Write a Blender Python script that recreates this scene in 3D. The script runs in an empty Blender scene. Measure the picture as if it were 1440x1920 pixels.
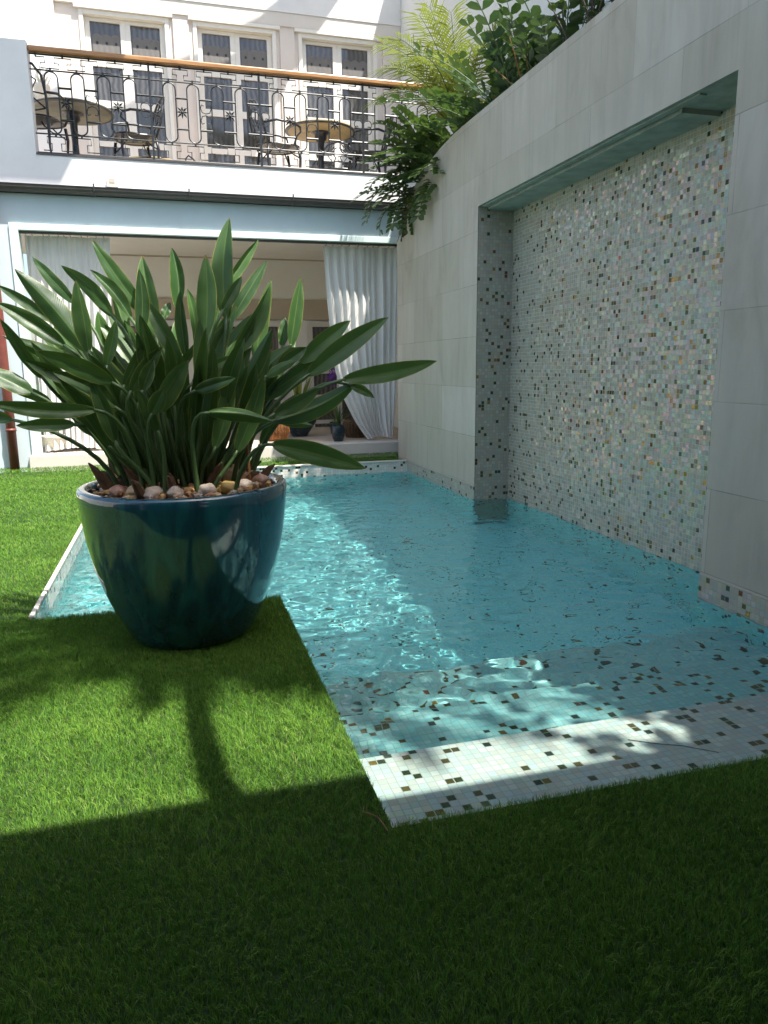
import bpy, bmesh, math, random
import numpy as np
from math import sin, cos, pi, radians as R
from mathutils import Vector, Matrix, noise
rnd = random.Random(7)
sc = bpy.context.scene
col = sc.collection

# ------------------------------------------------------------------ helpers
def tag(o, label=None, cat=None, group=None, kind=None):
    if label: o['label'] = label
    if cat: o['category'] = cat
    if group: o['group'] = group
    if kind: o['kind'] = kind
    return o
def empty(name, loc, label, cat, group=None, rz=0):
    o = bpy.data.objects.new(name, None); col.objects.link(o)
    o.location = loc; o.rotation_euler = (0, 0, rz); o.empty_display_size = .1
    return tag(o, label, cat, group)
class MB:
    """collects geometry for ONE mesh object"""
    def __init__(s): s.v = []; s.f = []; s.mi = []; s.m = 0
    def add(s, vs, fs):
        n = len(s.v); s.v += [tuple(v) for v in vs]
        for f in fs: s.f.append(tuple(n+i for i in f)); s.mi.append(s.m)
    def box(s, x0, x1, y0, y1, z0, z1, rz=0, c=None):
        vs = [(x, y, z) for z in (z0, z1) for y in (y0, y1) for x in (x0, x1)]
        if rz:
            cx, cy = c if c else ((x0+x1)/2, (y0+y1)/2)
            vs = [(cx+(x-cx)*cos(rz)-(y-cy)*sin(rz), cy+(x-cx)*sin(rz)+(y-cy)*cos(rz), z) for x, y, z in vs]
        s.add(vs, [(0,2,3,1),(4,5,7,6),(0,1,5,4),(2,6,7,3),(0,4,6,2),(1,3,7,5)])
    def tube(s, pts, r, n=6, closed=False, cap=True):
        pts = [Vector(p) for p in pts]; k = len(pts)
        rs = r if isinstance(r, (list, tuple)) else [r]*k
        vs = []; up = None
        for i, p in enumerate(pts):
            a = pts[(i-1) % k] if (closed or i > 0) else p
            b = pts[(i+1) % k] if (closed or i < k-1) else p
            t = (b-a)
            t = t.normalized() if t.length > 1e-9 else Vector((0,0,1))
            if up is None:
                up = Vector((0,0,1)) if abs(t.z) < .9 else Vector((1,0,0))
            x = up.cross(t)
            if x.length < 1e-5: x = Vector((0,1,0)).cross(t)
            x.normalize(); y = t.cross(x); up = y.copy()
            up = t.cross(x) * 1.0
            up = up if up.length > 0 else Vector((0,0,1))
            for j in range(n):
                a_ = 2*pi*j/n
                vs.append(p + (x*cos(a_) + y*sin(a_))*rs[i])
        fs = []
        m = k if closed else k-1
        for i in range(m):
            for j in range(n):
                a0 = i*n+j; a1 = i*n+(j+1) % n; b0 = ((i+1) % k)*n+j; b1 = ((i+1) % k)*n+(j+1) % n
                fs.append((a0, a1, b1, b0))
        if cap and not closed:
            fs.append(tuple(range(n-1, -1, -1))); fs.append(tuple((k-1)*n+j for j in range(n)))
        s.add(vs, fs)
    def lathe(s, prof, cx=0, cy=0, n=48, cap0=False, cap1=False):
        vs = []; fs = []
        for r, z in prof:
            for j in range(n):
                a = 2*pi*j/n; vs.append((cx+r*cos(a), cy+r*sin(a), z))
        for i in range(len(prof)-1):
            for j in range(n):
                fs.append((i*n+j, i*n+(j+1) % n, (i+1)*n+(j+1) % n, (i+1)*n+j))
        if cap0: fs.append(tuple(range(n-1, -1, -1)))
        if cap1: fs.append(tuple((len(prof)-1)*n+j for j in range(n)))
        s.add(vs, fs)
    def build(s, name, mats, parent=None, smooth=False, bevel=0):
        me = bpy.data.meshes.new(name); me.from_pydata(s.v, [], s.f)
        if not isinstance(mats, (list, tuple)): mats = [mats]
        for m in mats: me.materials.append(m)
        if len(mats) > 1: me.polygons.foreach_set('material_index', s.mi)
        if smooth: me.polygons.foreach_set('use_smooth', [True]*len(s.f))
        me.update()
        o = bpy.data.objects.new(name, me); col.objects.link(o)
        if parent is not None: o.parent = parent
        if bevel:
            b = o.modifiers.new('bevel', 'BEVEL'); b.width = bevel; b.segments = 2; b.limit_method = 'ANGLE'; b.angle_limit = R(40)
        return o
def one_box(name, b, mat, parent=None, bevel=0):
    m = MB(); m.box(*b); return m.build(name, mat, parent, bevel=bevel)

# ------------------------------------------------------------------ node helpers
class NT:
    def __init__(s, name):
        s.m = bpy.data.materials.new(name); s.m.use_nodes = True; s.t = s.m.node_tree; s.t.nodes.clear()
        s.out = s.n('ShaderNodeOutputMaterial')
    def n(s, typ, **kw):
        nd = s.t.nodes.new(typ)
        for k, v in kw.items(): setattr(nd, k, v)
        return nd
    def l(s, a, b): s.t.links.new(a, b)
    def val(s, sock, v):
        if hasattr(v, 'links') or isinstance(v, bpy.types.NodeSocket): s.l(v, sock)
        elif isinstance(v, (tuple, list)) and len(v) == 3 and sock.type == 'RGBA': sock.default_value = (*v, 1)
        else: sock.default_value = v
    def math(s, op, a, b=0., c=0.):
        nd = s.n('ShaderNodeMath', operation=op); s.val(nd.inputs[0], a); s.val(nd.inputs[1], b); s.val(nd.inputs[2], c); return nd.outputs[0]
    def vmath(s, op, a, b=(0,0,0), sc=None):
        nd = s.n('ShaderNodeVectorMath', operation=op); s.val(nd.inputs[0], a); s.val(nd.inputs[1], b)
        if sc is not None: s.val(nd.inputs['Scale'], sc)
        return nd.outputs[0]
    def mix(s, f, a, b, mode='MIX'):
        nd = s.n('ShaderNodeMix', data_type='RGBA', blend_type=mode)
        s.val(nd.inputs[0], f); s.val(nd.inputs[6], a); s.val(nd.inputs[7], b); return nd.outputs[2]
    def noise(s, vec, scale, detail=4, rough=.55, dist=0):
        nd = s.n('ShaderNodeTexNoise'); s.val(nd.inputs['Vector'], vec); nd.inputs['Scale'].default_value = scale
        nd.inputs['Detail'].default_value = detail; nd.inputs['Roughness'].default_value = rough; nd.inputs['Distortion'].default_value = dist
        return nd.outputs[0]
    def ramp(s, f, stops, interp='LINEAR'):
        nd = s.n('ShaderNodeValToRGB'); e = nd.color_ramp.elements; nd.color_ramp.interpolation = interp
        while len(e) > 1: e.remove(e[-1])
        e[0].position = stops[0][0]; e[0].color = (*stops[0][1], 1)
        for p, c in stops[1:]:
            q = e.new(p); q.color = (*c, 1)
        s.val(nd.inputs[0], f); return nd.outputs[0]
    def mr(s, v, a, b, c=0., d=1., smooth=False):
        nd = s.n('ShaderNodeMapRange'); nd.interpolation_type = 'SMOOTHSTEP' if smooth else 'LINEAR'
        s.val(nd.inputs[0], v); nd.inputs[1].default_value = a; nd.inputs[2].default_value = b; nd.inputs[3].default_value = c; nd.inputs[4].default_value = d
        return nd.outputs[0]
    def bump(s, h, strength=.3, dist=.01, normal=None):
        nd = s.n('ShaderNodeBump'); s.val(nd.inputs['Height'], h); nd.inputs['Strength'].default_value = strength; nd.inputs['Distance'].default_value = dist
        if normal is not None: s.l(normal, nd.inputs['Normal'])
        return nd.outputs[0]
    def bsdf(s, **kw):
        nd = s.n('ShaderNodeBsdfPrincipled')
        for k, v in kw.items(): s.val(nd.inputs[k.replace('_', ' ')], v)
        return nd
    def co(s): return s.n('ShaderNodeNewGeometry').outputs['Position']
    def done(s, sh): s.l(sh, s.out.inputs[0]); return s.m
    def sep(s, v):
        nd = s.n('ShaderNodeSeparateXYZ'); s.val(nd.inputs[0], v); return nd.outputs
    def comb(s, x, y, z):
        nd = s.n('ShaderNodeCombineXYZ'); s.val(nd.inputs[0], x); s.val(nd.inputs[1], y); s.val(nd.inputs[2], z); return nd.outputs[0]
    def white(s, v):
        nd = s.n('ShaderNodeTexWhiteNoise', noise_dimensions='3D'); s.val(nd.inputs[0], v); return nd.outputs

def plaster(name, c, var=.06, rough=.85, scale=3, bump=.15):
    t = NT(name); p = t.co()
    n1 = t.noise(p, scale, 5, .6); n2 = t.noise(p, 40, 3)
    d = tuple(x*(1-var*2.2) for x in c); e = tuple(min(1, x*(1+var)) for x in c)
    k = t.ramp(n1, [(.3, d), (.6, c), (.8, e)])
    b = t.bsdf(Base_Color=k, Roughness=rough); t.l(t.bump(n2, bump, .004), b.inputs['Normal'])
    return t.done(b.outputs[0])
def paint(name, c, rough=.4, var=.05, metal=0.):
    t = NT(name); p = t.co(); n1 = t.noise(p, 12, 4)
    k = t.mix(n1, tuple(x*(1-var*2) for x in c), tuple(min(1, x*(1+var)) for x in c))
    b = t.bsdf(Base_Color=k, Roughness=t.mr(n1, .3, .7, rough*.85, rough*1.15), Metallic=metal)
    return t.done(b.outputs[0])

def mosaic(name, plane, pitch, pale, tint=None, dark=.085, pearl=0., gk=.62, tilt=.05, phase=(0., 0.), rough=.13):
    """glass mosaic: random pale pearly squares, scattered bronze ones, pale grout"""
    t = NT(name); P = t.sep(t.co())
    ax = {'yz': (1, 2), 'xz': (0, 2), 'xy': (0, 1)}[plane]
    u = t.math('DIVIDE', t.math('ADD', P[ax[0]], phase[0]+50), pitch); v = t.math('DIVIDE', t.math('ADD', P[ax[1]], phase[1]+50), pitch)
    fu = t.math('FRACT', u); fv = t.math('FRACT', v)
    cell = t.comb(t.math('FLOOR', u), t.math('FLOOR', v), 3.)
    W = t.white(cell); W2 = t.white(t.vmath('ADD', cell, (7.3, 1.1, 2.)))
    # pale colours
    pal = t.ramp(W[0], [(0, pale[0]), (.16, pale[1]), (.34, pale[2]), (.5, pale[3]), (.66, pale[4]), (.82, pale[5])], 'CONSTANT')
    lo = t.noise(t.vmath('MULTIPLY', cell, (1, 1, 1)), .11, 2)
    pal = t.mix(t.mr(lo, .35, .7, 0, .25), pal, pale[1])
    drk = t.ramp(W2[0], [(0, (.085,.085,.045)), (.3, (.14,.11,.05)), (.55, (.20,.145,.05)), (.72, (.075,.09,.07)), (.88, (.34,.20,.05)), (.97, (.22,.06,.03))], 'CONSTANT')
    wd = t.white(t.vmath('ADD', cell, (3.3, 21.1, 9.)))[0]
    isd = t.math('LESS_THAN', wd, dark)
    c = t.mix(isd, pal, drk)
    e = t.math('MINIMUM', t.math('MINIMUM', fu, t.math('SUBTRACT', 1., fu)), t.math('MINIMUM', fv, t.math('SUBTRACT', 1., fv)))
    g = t.mr(e, .035, .075, 0, 1)   # 0 = grout
    grout = tuple(x*gk for x in pale[4])
    if tint: c = t.mix(1., c, tint, 'MULTIPLY')
    c = t.mix(g, grout, c)
    # every tile sits at a slightly different angle
    nrm = t.n('ShaderNodeNewGeometry').outputs['Normal']
    rv = t.vmath('SCALE', t.vmath('SUBTRACT', W[1], (.5, .5, .5)), sc=tilt)
    N = t.vmath('NORMALIZE', t.vmath('ADD', nrm, rv))
    N = t.bump(g, .35, .0015, N)
    b = t.bsdf(Base_Color=c, Roughness=t.mr(g, 0, 1, .7, rough), Normal=N)
    b.inputs['Metallic'].default_value = 0
    t.l(t.math('MULTIPLY', t.math('MAXIMUM', t.math('MULTIPLY', isd, .55), pearl), g), b.inputs['Metallic'])
    b.inputs['Specular IOR Level'].default_value = .75
    b.inputs['Thin Film Thickness'].default_value = 420; b.inputs['Thin Film IOR'].default_value = 1.45
    t.l(t.mr(W2[0], 0, 1, 330, 620), b.inputs['Thin Film Thickness'])
    return t.done(b.outputs[0])
PALE = [(.435,.415,.335), (.38,.375,.305), (.455,.38,.30), (.39,.395,.33), (.495,.465,.38), (.42,.37,.29)]
PALEW = [(.69,.68,.61), (.61,.63,.58), (.72,.63,.55), (.63,.66,.64), (.79,.73,.65), (.66,.58,.52)]
DEPTH_TINT = [(.36,.86,.87), (.30,.82,.83), (.40,.87,.86), (.27,.79,.81), (.44,.91,.91), (.34,.82,.83)]  # pale tiles with the blue-green light of deep water put into their colour

def stone():
    t = NT('limestone'); pos = t.co(); P = t.sep(pos)
    k = t.math('DIVIDE', t.math('ADD', P[2], 50*.425-.015), .425); row = t.math('FLOOR', k); fv = t.math('FRACT', k)
    sh = t.math('MULTIPLY', t.math('MODULO', row, 2.), .42)
    u = t.math('DIVIDE', t.math('ADD', t.math('ADD', P[1], 50*.84-3.40+.42), sh), .84); fu = t.math('FRACT', u)
    W = t.white(t.comb(row, t.math('FLOOR', u), 1.))
    eu = t.math('MULTIPLY', t.math('MINIMUM', fu, t.math('SUBTRACT', 1., fu)), .84)
    ev = t.math('MULTIPLY', t.math('MINIMUM', fv, t.math('SUBTRACT', 1., fv)), .425)
    wob = t.math('MULTIPLY', t.math('SUBTRACT', t.noise(pos, 9, 3), .5), .003)
    e = t.math('ADD', t.math('MINIMUM', eu, ev), wob)
    j = t.mr(e, .0010, .0034, 0, 1)
    n1 = t.noise(t.vmath('MULTIPLY', pos, (1, 1, .45)), 2.6, 6, .62, .6); n2 = t.noise(pos, 60, 4, .6); n3 = t.noise(t.vmath('MULTIPLY', pos, (1, 7, .7)), 1.6, 4, .6)
    c = t.ramp(n1, [(.25, (.38,.325,.255)), (.45, (.49,.435,.36)), (.62, (.53,.48,.40)), (.78, (.57,.525,.45))])
    c = t.mix(t.mr(n3, .45, .75, 0, .35), c, (.335,.325,.285))
    tone = t.mr(W[0], 0, 1, .90, 1.06)
    c = t.mix(1., c, t.comb(tone, tone, t.math('MULTIPLY', tone, t.mr(W[0], 0, 1, .97, 1.03))), 'MULTIPLY')
    dr = t.noise(t.vmath('MULTIPLY', pos, (1, 16, .5)), 1.3, 4, .7); c = t.mix(t.math('MULTIPLY', t.mr(dr, .54, .74, 0, .4), t.mr(P[2], 3.05, 1.6, 1, .15)), c, (.27,.255,.215))
    # warm water staining low down near the waterline (real deposits on this stone)
    st = t.math('MULTIPLY', t.mr(P[2], .0, .75, 1, 0), t.mr(n1, .35, .62, 0, 1))
    c = t.mix(t.math('MULTIPLY', st, .35), c, (.37,.31,.24))
    sp = t.noise(pos, 17, 3, .8); c = t.mix(t.mr(sp, .72, .8, 0, .35), c, (.22,.21,.18))
    jv = t.noise(pos, 2.2, 2)
    c = t.mix(t.math('MULTIPLY', t.math('SUBTRACT', 1., j), t.mr(jv, .35, .65, .12, .65)), c, (.15,.14,.12))
    b = t.bsdf(Base_Color=c, Roughness=.72)
    t.l(t.bump(t.math('ADD', t.math('MULTIPLY', n2, .25), j), .35, .002), b.inputs['Normal'])
    return t.done(b.outputs[0])

M = {}
M['stone'] = stone()
M['white'] = plaster('white_render', (.78,.78,.765), .03)
M['cream'] = plaster('cream_paint', (.70,.66,.60), .03)
M['pinkish'] = plaster('pale_warm_render', (.72,.66,.60), .03)
M['bluegrey'] = plaster('pale_blue_render', (.55,.64,.66), .03)
M['beige'] = plaster('beige_render', (.82,.76,.68), .02)
M['beige_dark'] = plaster('tan_band', (.50,.40,.30), .04)
M['mint'] = paint('mint_white_paint', (.68,.80,.76), .4)
M['frame'] = paint('cream_joinery', (.80,.77,.70), .4)
M['frame_in'] = paint('interior_joinery', (.62,.56,.50), .4)
M['step'] = plaster('cream_step', (.66,.61,.53), .04)
M['tilefloor'] = plaster('veranda_floor', (.55,.46,.37), .06)
M['iron'] = paint('black_iron', (.018,.022,.026), .38, .2)
M['castalu'] = paint('dark_cast_aluminium', (.02,.023,.028), .35, .2)
M['gutter'] = paint('brown_gutter', (.075,.065,.06), .4, .15)
M['soffit'] = plaster('green_grey_soffit', (.33,.37,.33), .14, .8, 9)
M['mos_wall'] = mosaic('mosaic_wall', 'yz', .0277, PALE, tilt=.19, phase=(.004, .01), dark=.09, pearl=.12, rough=.09, gk=.95)
M['mos_wall_low'] = mosaic('mosaic_wall_under_water', 'yz', .0277, DEPTH_TINT, dark=.10, tilt=.06, phase=(.004, .01))  # same tile as above the waterline, tinted as seen through water
M['mos_side_low'] = mosaic('mosaic_side_under_water', 'xz', .0277, DEPTH_TINT, dark=.08, tilt=.06)
M['mos_side'] = mosaic('mosaic_return', 'xz', .0277, PALE, dark=.07, tilt=.16)
M['mos_band'] = mosaic('mosaic_band_wall', 'yz', .0277, PALE, dark=.07, tilt=.08, phase=(.002, 0.))
M['mos_far'] = mosaic('mosaic_far', 'xz', .0277, PALEW, dark=.07, tilt=.06)
M['mos_left'] = mosaic('mosaic_left', 'yz', .0277, PALEW, dark=.07, tilt=.06)
M['mos_step'] = mosaic('mosaic_step', 'xy', .0267, PALEW, dark=.085, tilt=.07, phase=(.013, .006))
M['mos_step_tint'] = mosaic('mosaic_lower_step_tinted', 'xy', .0267, [(.37,.66,.64), (.31,.62,.61), (.39,.63,.60), (.29,.61,.61), (.43,.70,.67), (.35,.60,.58)], dark=.10, tilt=.07, phase=(.013, .006))  # lower steps: tint of the water above painted into the tile colours
M['mos_floor'] = mosaic('mosaic_floor', 'xy', .0267, DEPTH_TINT, dark=.05, tilt=.05)

def wood():
    t = NT('varnished_wood'); p = t.co()
    n = t.noise(t.vmath('MULTIPLY', p, (1.2, 30, 30)), 4, 5, .6)
    c = t.ramp(n, [(.3, (.22,.095,.03)), (.55, (.42,.20,.065)), (.75, (.55,.30,.11))])
    b = t.bsdf(Base_Color=c, Roughness=.35); b.inputs['Coat Weight'].default_value = .3
    return t.done(b.outputs[0])
M['wood'] = wood()
def glasspane(name, c, rough=.03):
    t = NT(name); p = t.co(); n = t.noise(p, 1.6, 2); P = t.sep(p)
    w = t.math('SINE', t.math('ADD', t.math('MULTIPLY', P[0], 95.), t.math('MULTIPLY', t.noise(p, 5, 2), 9.)))
    cc = t.mix(t.math('MULTIPLY', t.mr(w, -1, 1), t.mr(n, .3, .6)), c, tuple(x*2.6 for x in c))
    b = t.bsdf(Base_Color=cc, Roughness=rough, Normal=t.bump(n, .12, .02)); b.inputs['Specular IOR Level'].default_value = .9
    return t.done(b.outputs[0])
M['pane'] = glasspane('window_glass', (.05,.048,.045))
M['pane_in'] = glasspane('interior_glass', (.07,.055,.045), .1)
def cloth(name, c):
    t = NT(name); p = t.co(); n = t.noise(t.vmath('MULTIPLY', p, (1, 1, 1)), 300, 2)
    d = t.n('ShaderNodeBsdfDiffuse'); t.val(d.inputs[0], c); tr = t.n('ShaderNodeBsdfTranslucent'); t.val(tr.inputs[0], c)
    t.l(t.bump(n, .2, .001), d.inputs['Normal'])
    m = t.n('ShaderNodeMixShader'); m.inputs[0].default_value = .3; t.l(d.outputs[0], m.inputs[1]); t.l(tr.outputs[0], m.inputs[2])
    return t.done(m.outputs[0])
M['curtain'] = cloth('sheer_white_cloth', (.87,.86,.83))
M['lace'] = paint('lace_pelmet', (.17,.16,.15), .6)

def water():
    t = NT('pool_water'); p = t.co()
    g = t.n('ShaderNodeBsdfGlass'); g.inputs['IOR'].default_value = 1.333; g.inputs['Roughness'].default_value = 0.0
    g.inputs['Color'].default_value = (.86, .99, .988, 1)
    return t.done(g.outputs[0])
M['water'] = water()

def glaze():
    t = NT('teal_glaze'); p = t.co(); P = t.sep(p)
    n = t.noise(t.vmath('MULTIPLY', p, (7, 7, 1.3)), 2.2, 5, .6, .8); n2 = t.noise(p, 5, 4)
    c = t.ramp(n, [(.25, (.005,.026,.045)), (.45, (.006,.050,.082)), (.6, (.010,.085,.115)), (.78, (.018,.135,.15))])
    c = t.mix(t.mr(n2, .5, .8, 0, .35), c, (.015,.05,.04))
    b = t.bsdf(Base_Color=c, Roughness=t.mr(n2, .3, .7, .04, .12), Normal=t.bump(t.noise(p, 9, 3), .10, .02))
    b.inputs['Coat Weight'].default_value = 1; b.inputs['Coat Roughness'].default_value = .03; b.inputs['Specular IOR Level'].default_value = .7
    return t.done(b.outputs[0])
M['glaze'] = glaze()

def leafmat(name, dark, light, rib, edge, tr=.22, rough=.33, edgew=.93, veins=True):
    """u (attribute x) runs -1..1 across the blade, v along it"""
    t = NT(name); a = t.n('ShaderNodeAttribute'); a.attribute_name = 'luv'; U = t.sep(a.outputs['Vector'])
    oi = t.n('ShaderNodeObjectInfo').outputs['Random']; p = t.co()
    au = t.math('ABSOLUTE', U[0])
    n = t.noise(p, 14, 4, .6)
    f = t.math('ADD', t.math('MULTIPLY', n, .6), t.math('MULTIPLY', t.math('ADD', oi, U[2]), .35))
    c = t.mix(t.mr(f, .2, .85), dark, light)
    if veins:
        w = t.math('SINE', t.math('MULTIPLY', t.math('ADD', U[1], t.math('MULTIPLY', au, -.10)), 260.))
        c = t.mix(t.math('MULTIPLY', t.mr(w, .3, 1, 0, 1), .16), c, light)
    c = t.mix(t.mr(au, .03, .09, .85, 0), c, rib)
    c = t.mix(t.math('MULTIPLY', t.mr(au, edgew, 1., 0, 1), t.mr(n, .35, .6, .2, 1)), c, edge)
    tipn = t.math('ADD', U[1], t.math('MULTIPLY', t.math('SUBTRACT', n, .5), .12))
    c = t.mix(t.math('MULTIPLY', t.mr(tipn, .965, 1.0, 0, 1), t.mr(oi, .3, .7, 0, .9)), c, (.30,.17,.04))
    b = t.bsdf(Base_Color=c, Roughness=t.mr(n, .3, .7, rough*.85, rough*1.3))
    if veins: t.l(t.bump(w, .12, .001), b.inputs['Normal'])
    tl = t.n('ShaderNodeBsdfTranslucent'); t.l(t.mix(.5, c, (.16,.30,.03)), tl.inputs[0])
    m = t.n('ShaderNodeMixShader'); m.inputs[0].default_value = tr; t.l(b.outputs[0], m.inputs[1]); t.l(tl.outputs[0], m.inputs[2])
    return t.done(m.outputs[0])
M['strel'] = leafmat('strelitzia_leaf', (.020,.060,.020), (.065,.140,.038), (.12,.20,.06), (.38,.36,.06), .22, .36, .89)
M['zamia'] = leafmat('cardboard_palm_leaf', (.022,.055,.018), (.11,.16,.05), (.10,.15,.045), (.20,.21,.07), .2, .4, veins=False)
M['areca'] = leafmat('areca_leaf', (.12,.17,.03), (.36,.36,.06), (.3,.3,.08), (.3,.28,.08), .35, .4, veins=False)
M['bush'] = leafmat('dark_shrub_leaf', (.012,.036,.018), (.035,.075,.03), (.05,.08,.03), (.06,.08,.03), .15, .35, veins=False)
M['dryleaf'] = leafmat('dry_leaf', (.20,.08,.02), (.40,.20,.05), (.3,.15,.04), (.3,.15,.05), .3, .6, veins=False)
M['croton'] = leafmat('striped_leaf', (.10,.17,.03), (.20,.26,.05), (.62,.52,.12), (.66,.55,.14), .25, .4, .62, veins=False)
M['stalk'] = paint('green_stalk', (.075,.14,.045), .42, .25)
M['sheath'] = plaster('dry_sheath', (.17,.10,.055), .3, .85, 20)
M['brownstem'] = plaster('brown_stem', (.22,.10,.035), .2, .7, 20)
M['bark'] = plaster('palm_bark', (.20,.16,.12), .2, .9, 12)
M['soil'] = plaster('gravel_soil', (.16,.11,.075), .3, .95, 30)
LEAVES=[(0.232,3.07,1.237,0.268,3.12,1.634,0.099),(0.14,2.94,1.155,0.159,2.97,1.468,0.089),(0.245,3.27,1.376,0.401,3.32,1.587,0.049),(0.247,3.1,1.231,0.411,3.14,1.477,0.064),(0.245,2.99,1.098,0.401,3.02,1.367,0.078),(0.342,3.1,1.054,0.426,3.14,1.403,0.075),(0.508,3.22,1.135,0.565,3.24,1.426,0.069),(0.479,3.27,1.139,0.498,3.29,1.264,0.053),(0.052,3.22,1.281,0.042,3.27,1.534,0.068),(0.107,3.14,1.136,0.091,3.17,1.364,0.054),(0.065,2.97,1.086,0.06,2.99,1.342,0.053),(-0.04,3.12,1.17,-0.074,3.18,1.488,0.088),(-0.097,2.9,1.162,-0.082,2.92,1.406,0.061),(-0.069,3.17,1.25,-0.261,3.24,1.55,0.075),(-0.127,3.07,1.239,-0.264,3.1,1.42,0.056),(-0.197,3.12,1.25,-0.373,3.17,1.442,0.066),(-0.272,2.87,1.107,-0.293,2.87,1.357,0.07),(-0.337,3.24,1.304,-0.491,3.3,1.489,0.056),(-0.29,3.02,1.114,-0.52,3.07,1.414,0.099),(-0.419,3.14,1.229,-0.61,3.2,1.369,0.049),(-0.356,2.97,1.133,-0.582,3,1.29,0.072),(-0.43,2.87,1.019,-0.539,2.82,1.221,0.049),(-0.289,2.92,1.056,-0.553,2.9,1.169,0.06),(-0.187,2.77,1.001,-0.419,2.72,1.113,0.076),(-0.492,3.02,0.965,-0.675,3.02,1.064,0.079),(-0.245,2.72,0.913,-0.576,2.64,0.951,0.065),(-0.344,2.92,0.852,-0.54,2.9,0.856,0.06),(-0.569,3.02,0.869,-0.689,3.07,0.894,0.055),(-0.19,2.82,0.914,-0.385,2.77,1.044,0.07),(-0.217,2.87,1.059,-0.172,2.87,1.223,0.05),(-0.162,2.82,0.988,-0.078,2.82,1.155,0.049),(-0.138,2.77,0.97,-0.017,2.77,1.129,0.063),(-0.052,2.72,0.9,0.067,2.72,1.079,0.081),(-0.096,2.74,0.974,-0.049,2.74,1.084,0.056),(-0.069,2.69,0.895,-0.018,2.66,0.986,0.065),(-0.051,2.72,0.83,-0.108,2.69,0.983,0.052),(-0.007,2.92,1.012,0.109,2.92,1.15,0.043),(0.076,2.82,0.996,0.247,2.8,1.096,0.046),(0.079,2.72,0.971,0.223,2.66,1.016,0.052),(0.118,2.69,0.897,0.346,2.66,0.861,0.057),(0.211,2.99,1.266,0.295,3.02,1.4,0.053),(-0.01,3.22,1.249,0.021,3.24,1.317,0.042),(0.044,3,1.072,-0.073,3.04,1.316,0.072),(0.359,2.92,1.015,0.479,2.9,1.076,0.045),(0.112,2.82,0.947,0.118,2.84,1.227,0.071),(0.267,3.02,1.007,0.323,3.02,1.132,0.05),(0.377,2.87,0.872,0.563,2.87,0.97,0.067),(0.413,3.02,0.839,0.564,3.04,0.811,0.042),(0.424,2.97,1.053,0.533,2.97,1.128,0.058),(0.16,2.82,0.819,0.209,2.82,0.888,0.05),(-0.116,3.12,1.093,-0.155,3.12,1.238,0.053),(0.294,3.12,0.965,0.431,3.14,1.099,0.055),(-0.277,3.12,0.792,-0.374,3.12,0.856,0.044),(0.002,3.17,0.96,0.042,3.17,1.172,0.064),(0.222,3.17,0.974,0.277,3.2,1.21,0.074),(-0.17,3.22,1.122,-0.204,3.27,1.377,0.063),(-0.391,3.17,1.105,-0.579,3.22,1.14,0.052),(-0.221,3.22,1.06,-0.26,3.24,1.279,0.072),(0.152,3.24,1.047,0.218,3.27,1.295,0.066),(-0.121,2.92,0.92,-0.045,2.92,1.098,0.067),(0.171,2.92,0.904,0.165,2.92,1.097,0.068),(0.366,3.12,0.927,0.504,3.12,1.016,0.061),(-0.332,2.87,1.006,-0.476,2.82,1.084,0.056),(-0.441,3.12,0.918,-0.616,3.17,0.988,0.052),(0.52,2.92,1.016,0.859,2.92,1.243,0.097),(0.515,3.07,1.069,0.741,3.08,1.239,0.088),(0.656,2.9,0.999,1.048,2.87,1.069,0.085),(0.693,2.92,0.978,0.797,2.92,0.924,0.043),(0.378,2.9,0.843,0.731,2.92,0.998,0.092),(0.341,2.7,0.776,0.684,2.64,0.675,0.098),(0.526,3.14,1.025,0.713,3.14,1.134,0.059),(0.42,3.02,1.048,0.542,3.02,1.127,0.056)]
# ================================================================== SETTING
def lawnbase():
    t = NT('turf_backing'); n = t.noise(t.co(), 60, 4)
    b = t.bsdf(Base_Color=t.mix(n, (.012,.030,.008), (.03,.06,.015)), Roughness=.95); return t.done(b.outputs[0])
M['lawnbase'] = lawnbase()
XW = 2.52; YF = 8.6; ZW = -.12
g = MB(); Z0 = -.024
def rect(m, x0, x1, y0, y1, z): m.add([(x0,y0,z),(x1,y0,z),(x1,y1,z),(x0,y1,z)], [(0,1,2,3)])
rect(g, -40, 60, -40, 1.50, Z0); rect(g, -40, -.66, 3.36, 60, Z0); rect(g, -.66, 60, 7.90, 60, Z0); rect(g, 3.0, 60, 1.5, 7.9, Z0)
rect(g, -40, .44, 1.50, 3.36, Z0)
g.add([(.44,1.5,Z0),(.44,3.36,Z0),(.44,3.36,-1.2),(.44,1.5,-1.2)], [(0,1,2,3)])
g.add([(.44,3.36,Z0),(-.66,3.36,Z0),(-.66,3.36,-1.2),(.44,3.36,-1.2)], [(0,1,2,3)])
g.add([(-.66,3.36,Z0),(-.66,7.9,Z0),(-.66,7.9,-.2),(-.66,3.36,-.2)], [(0,1,2,3)])
g.add([(.44,1.5,Z0),(3.0,1.5,Z0),(3.0,1.5,-.2),(.44,1.5,-.2)], [(0,1,2,3)])
tag(g.build('ground', M['lawnbase']), kind='structure')

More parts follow.
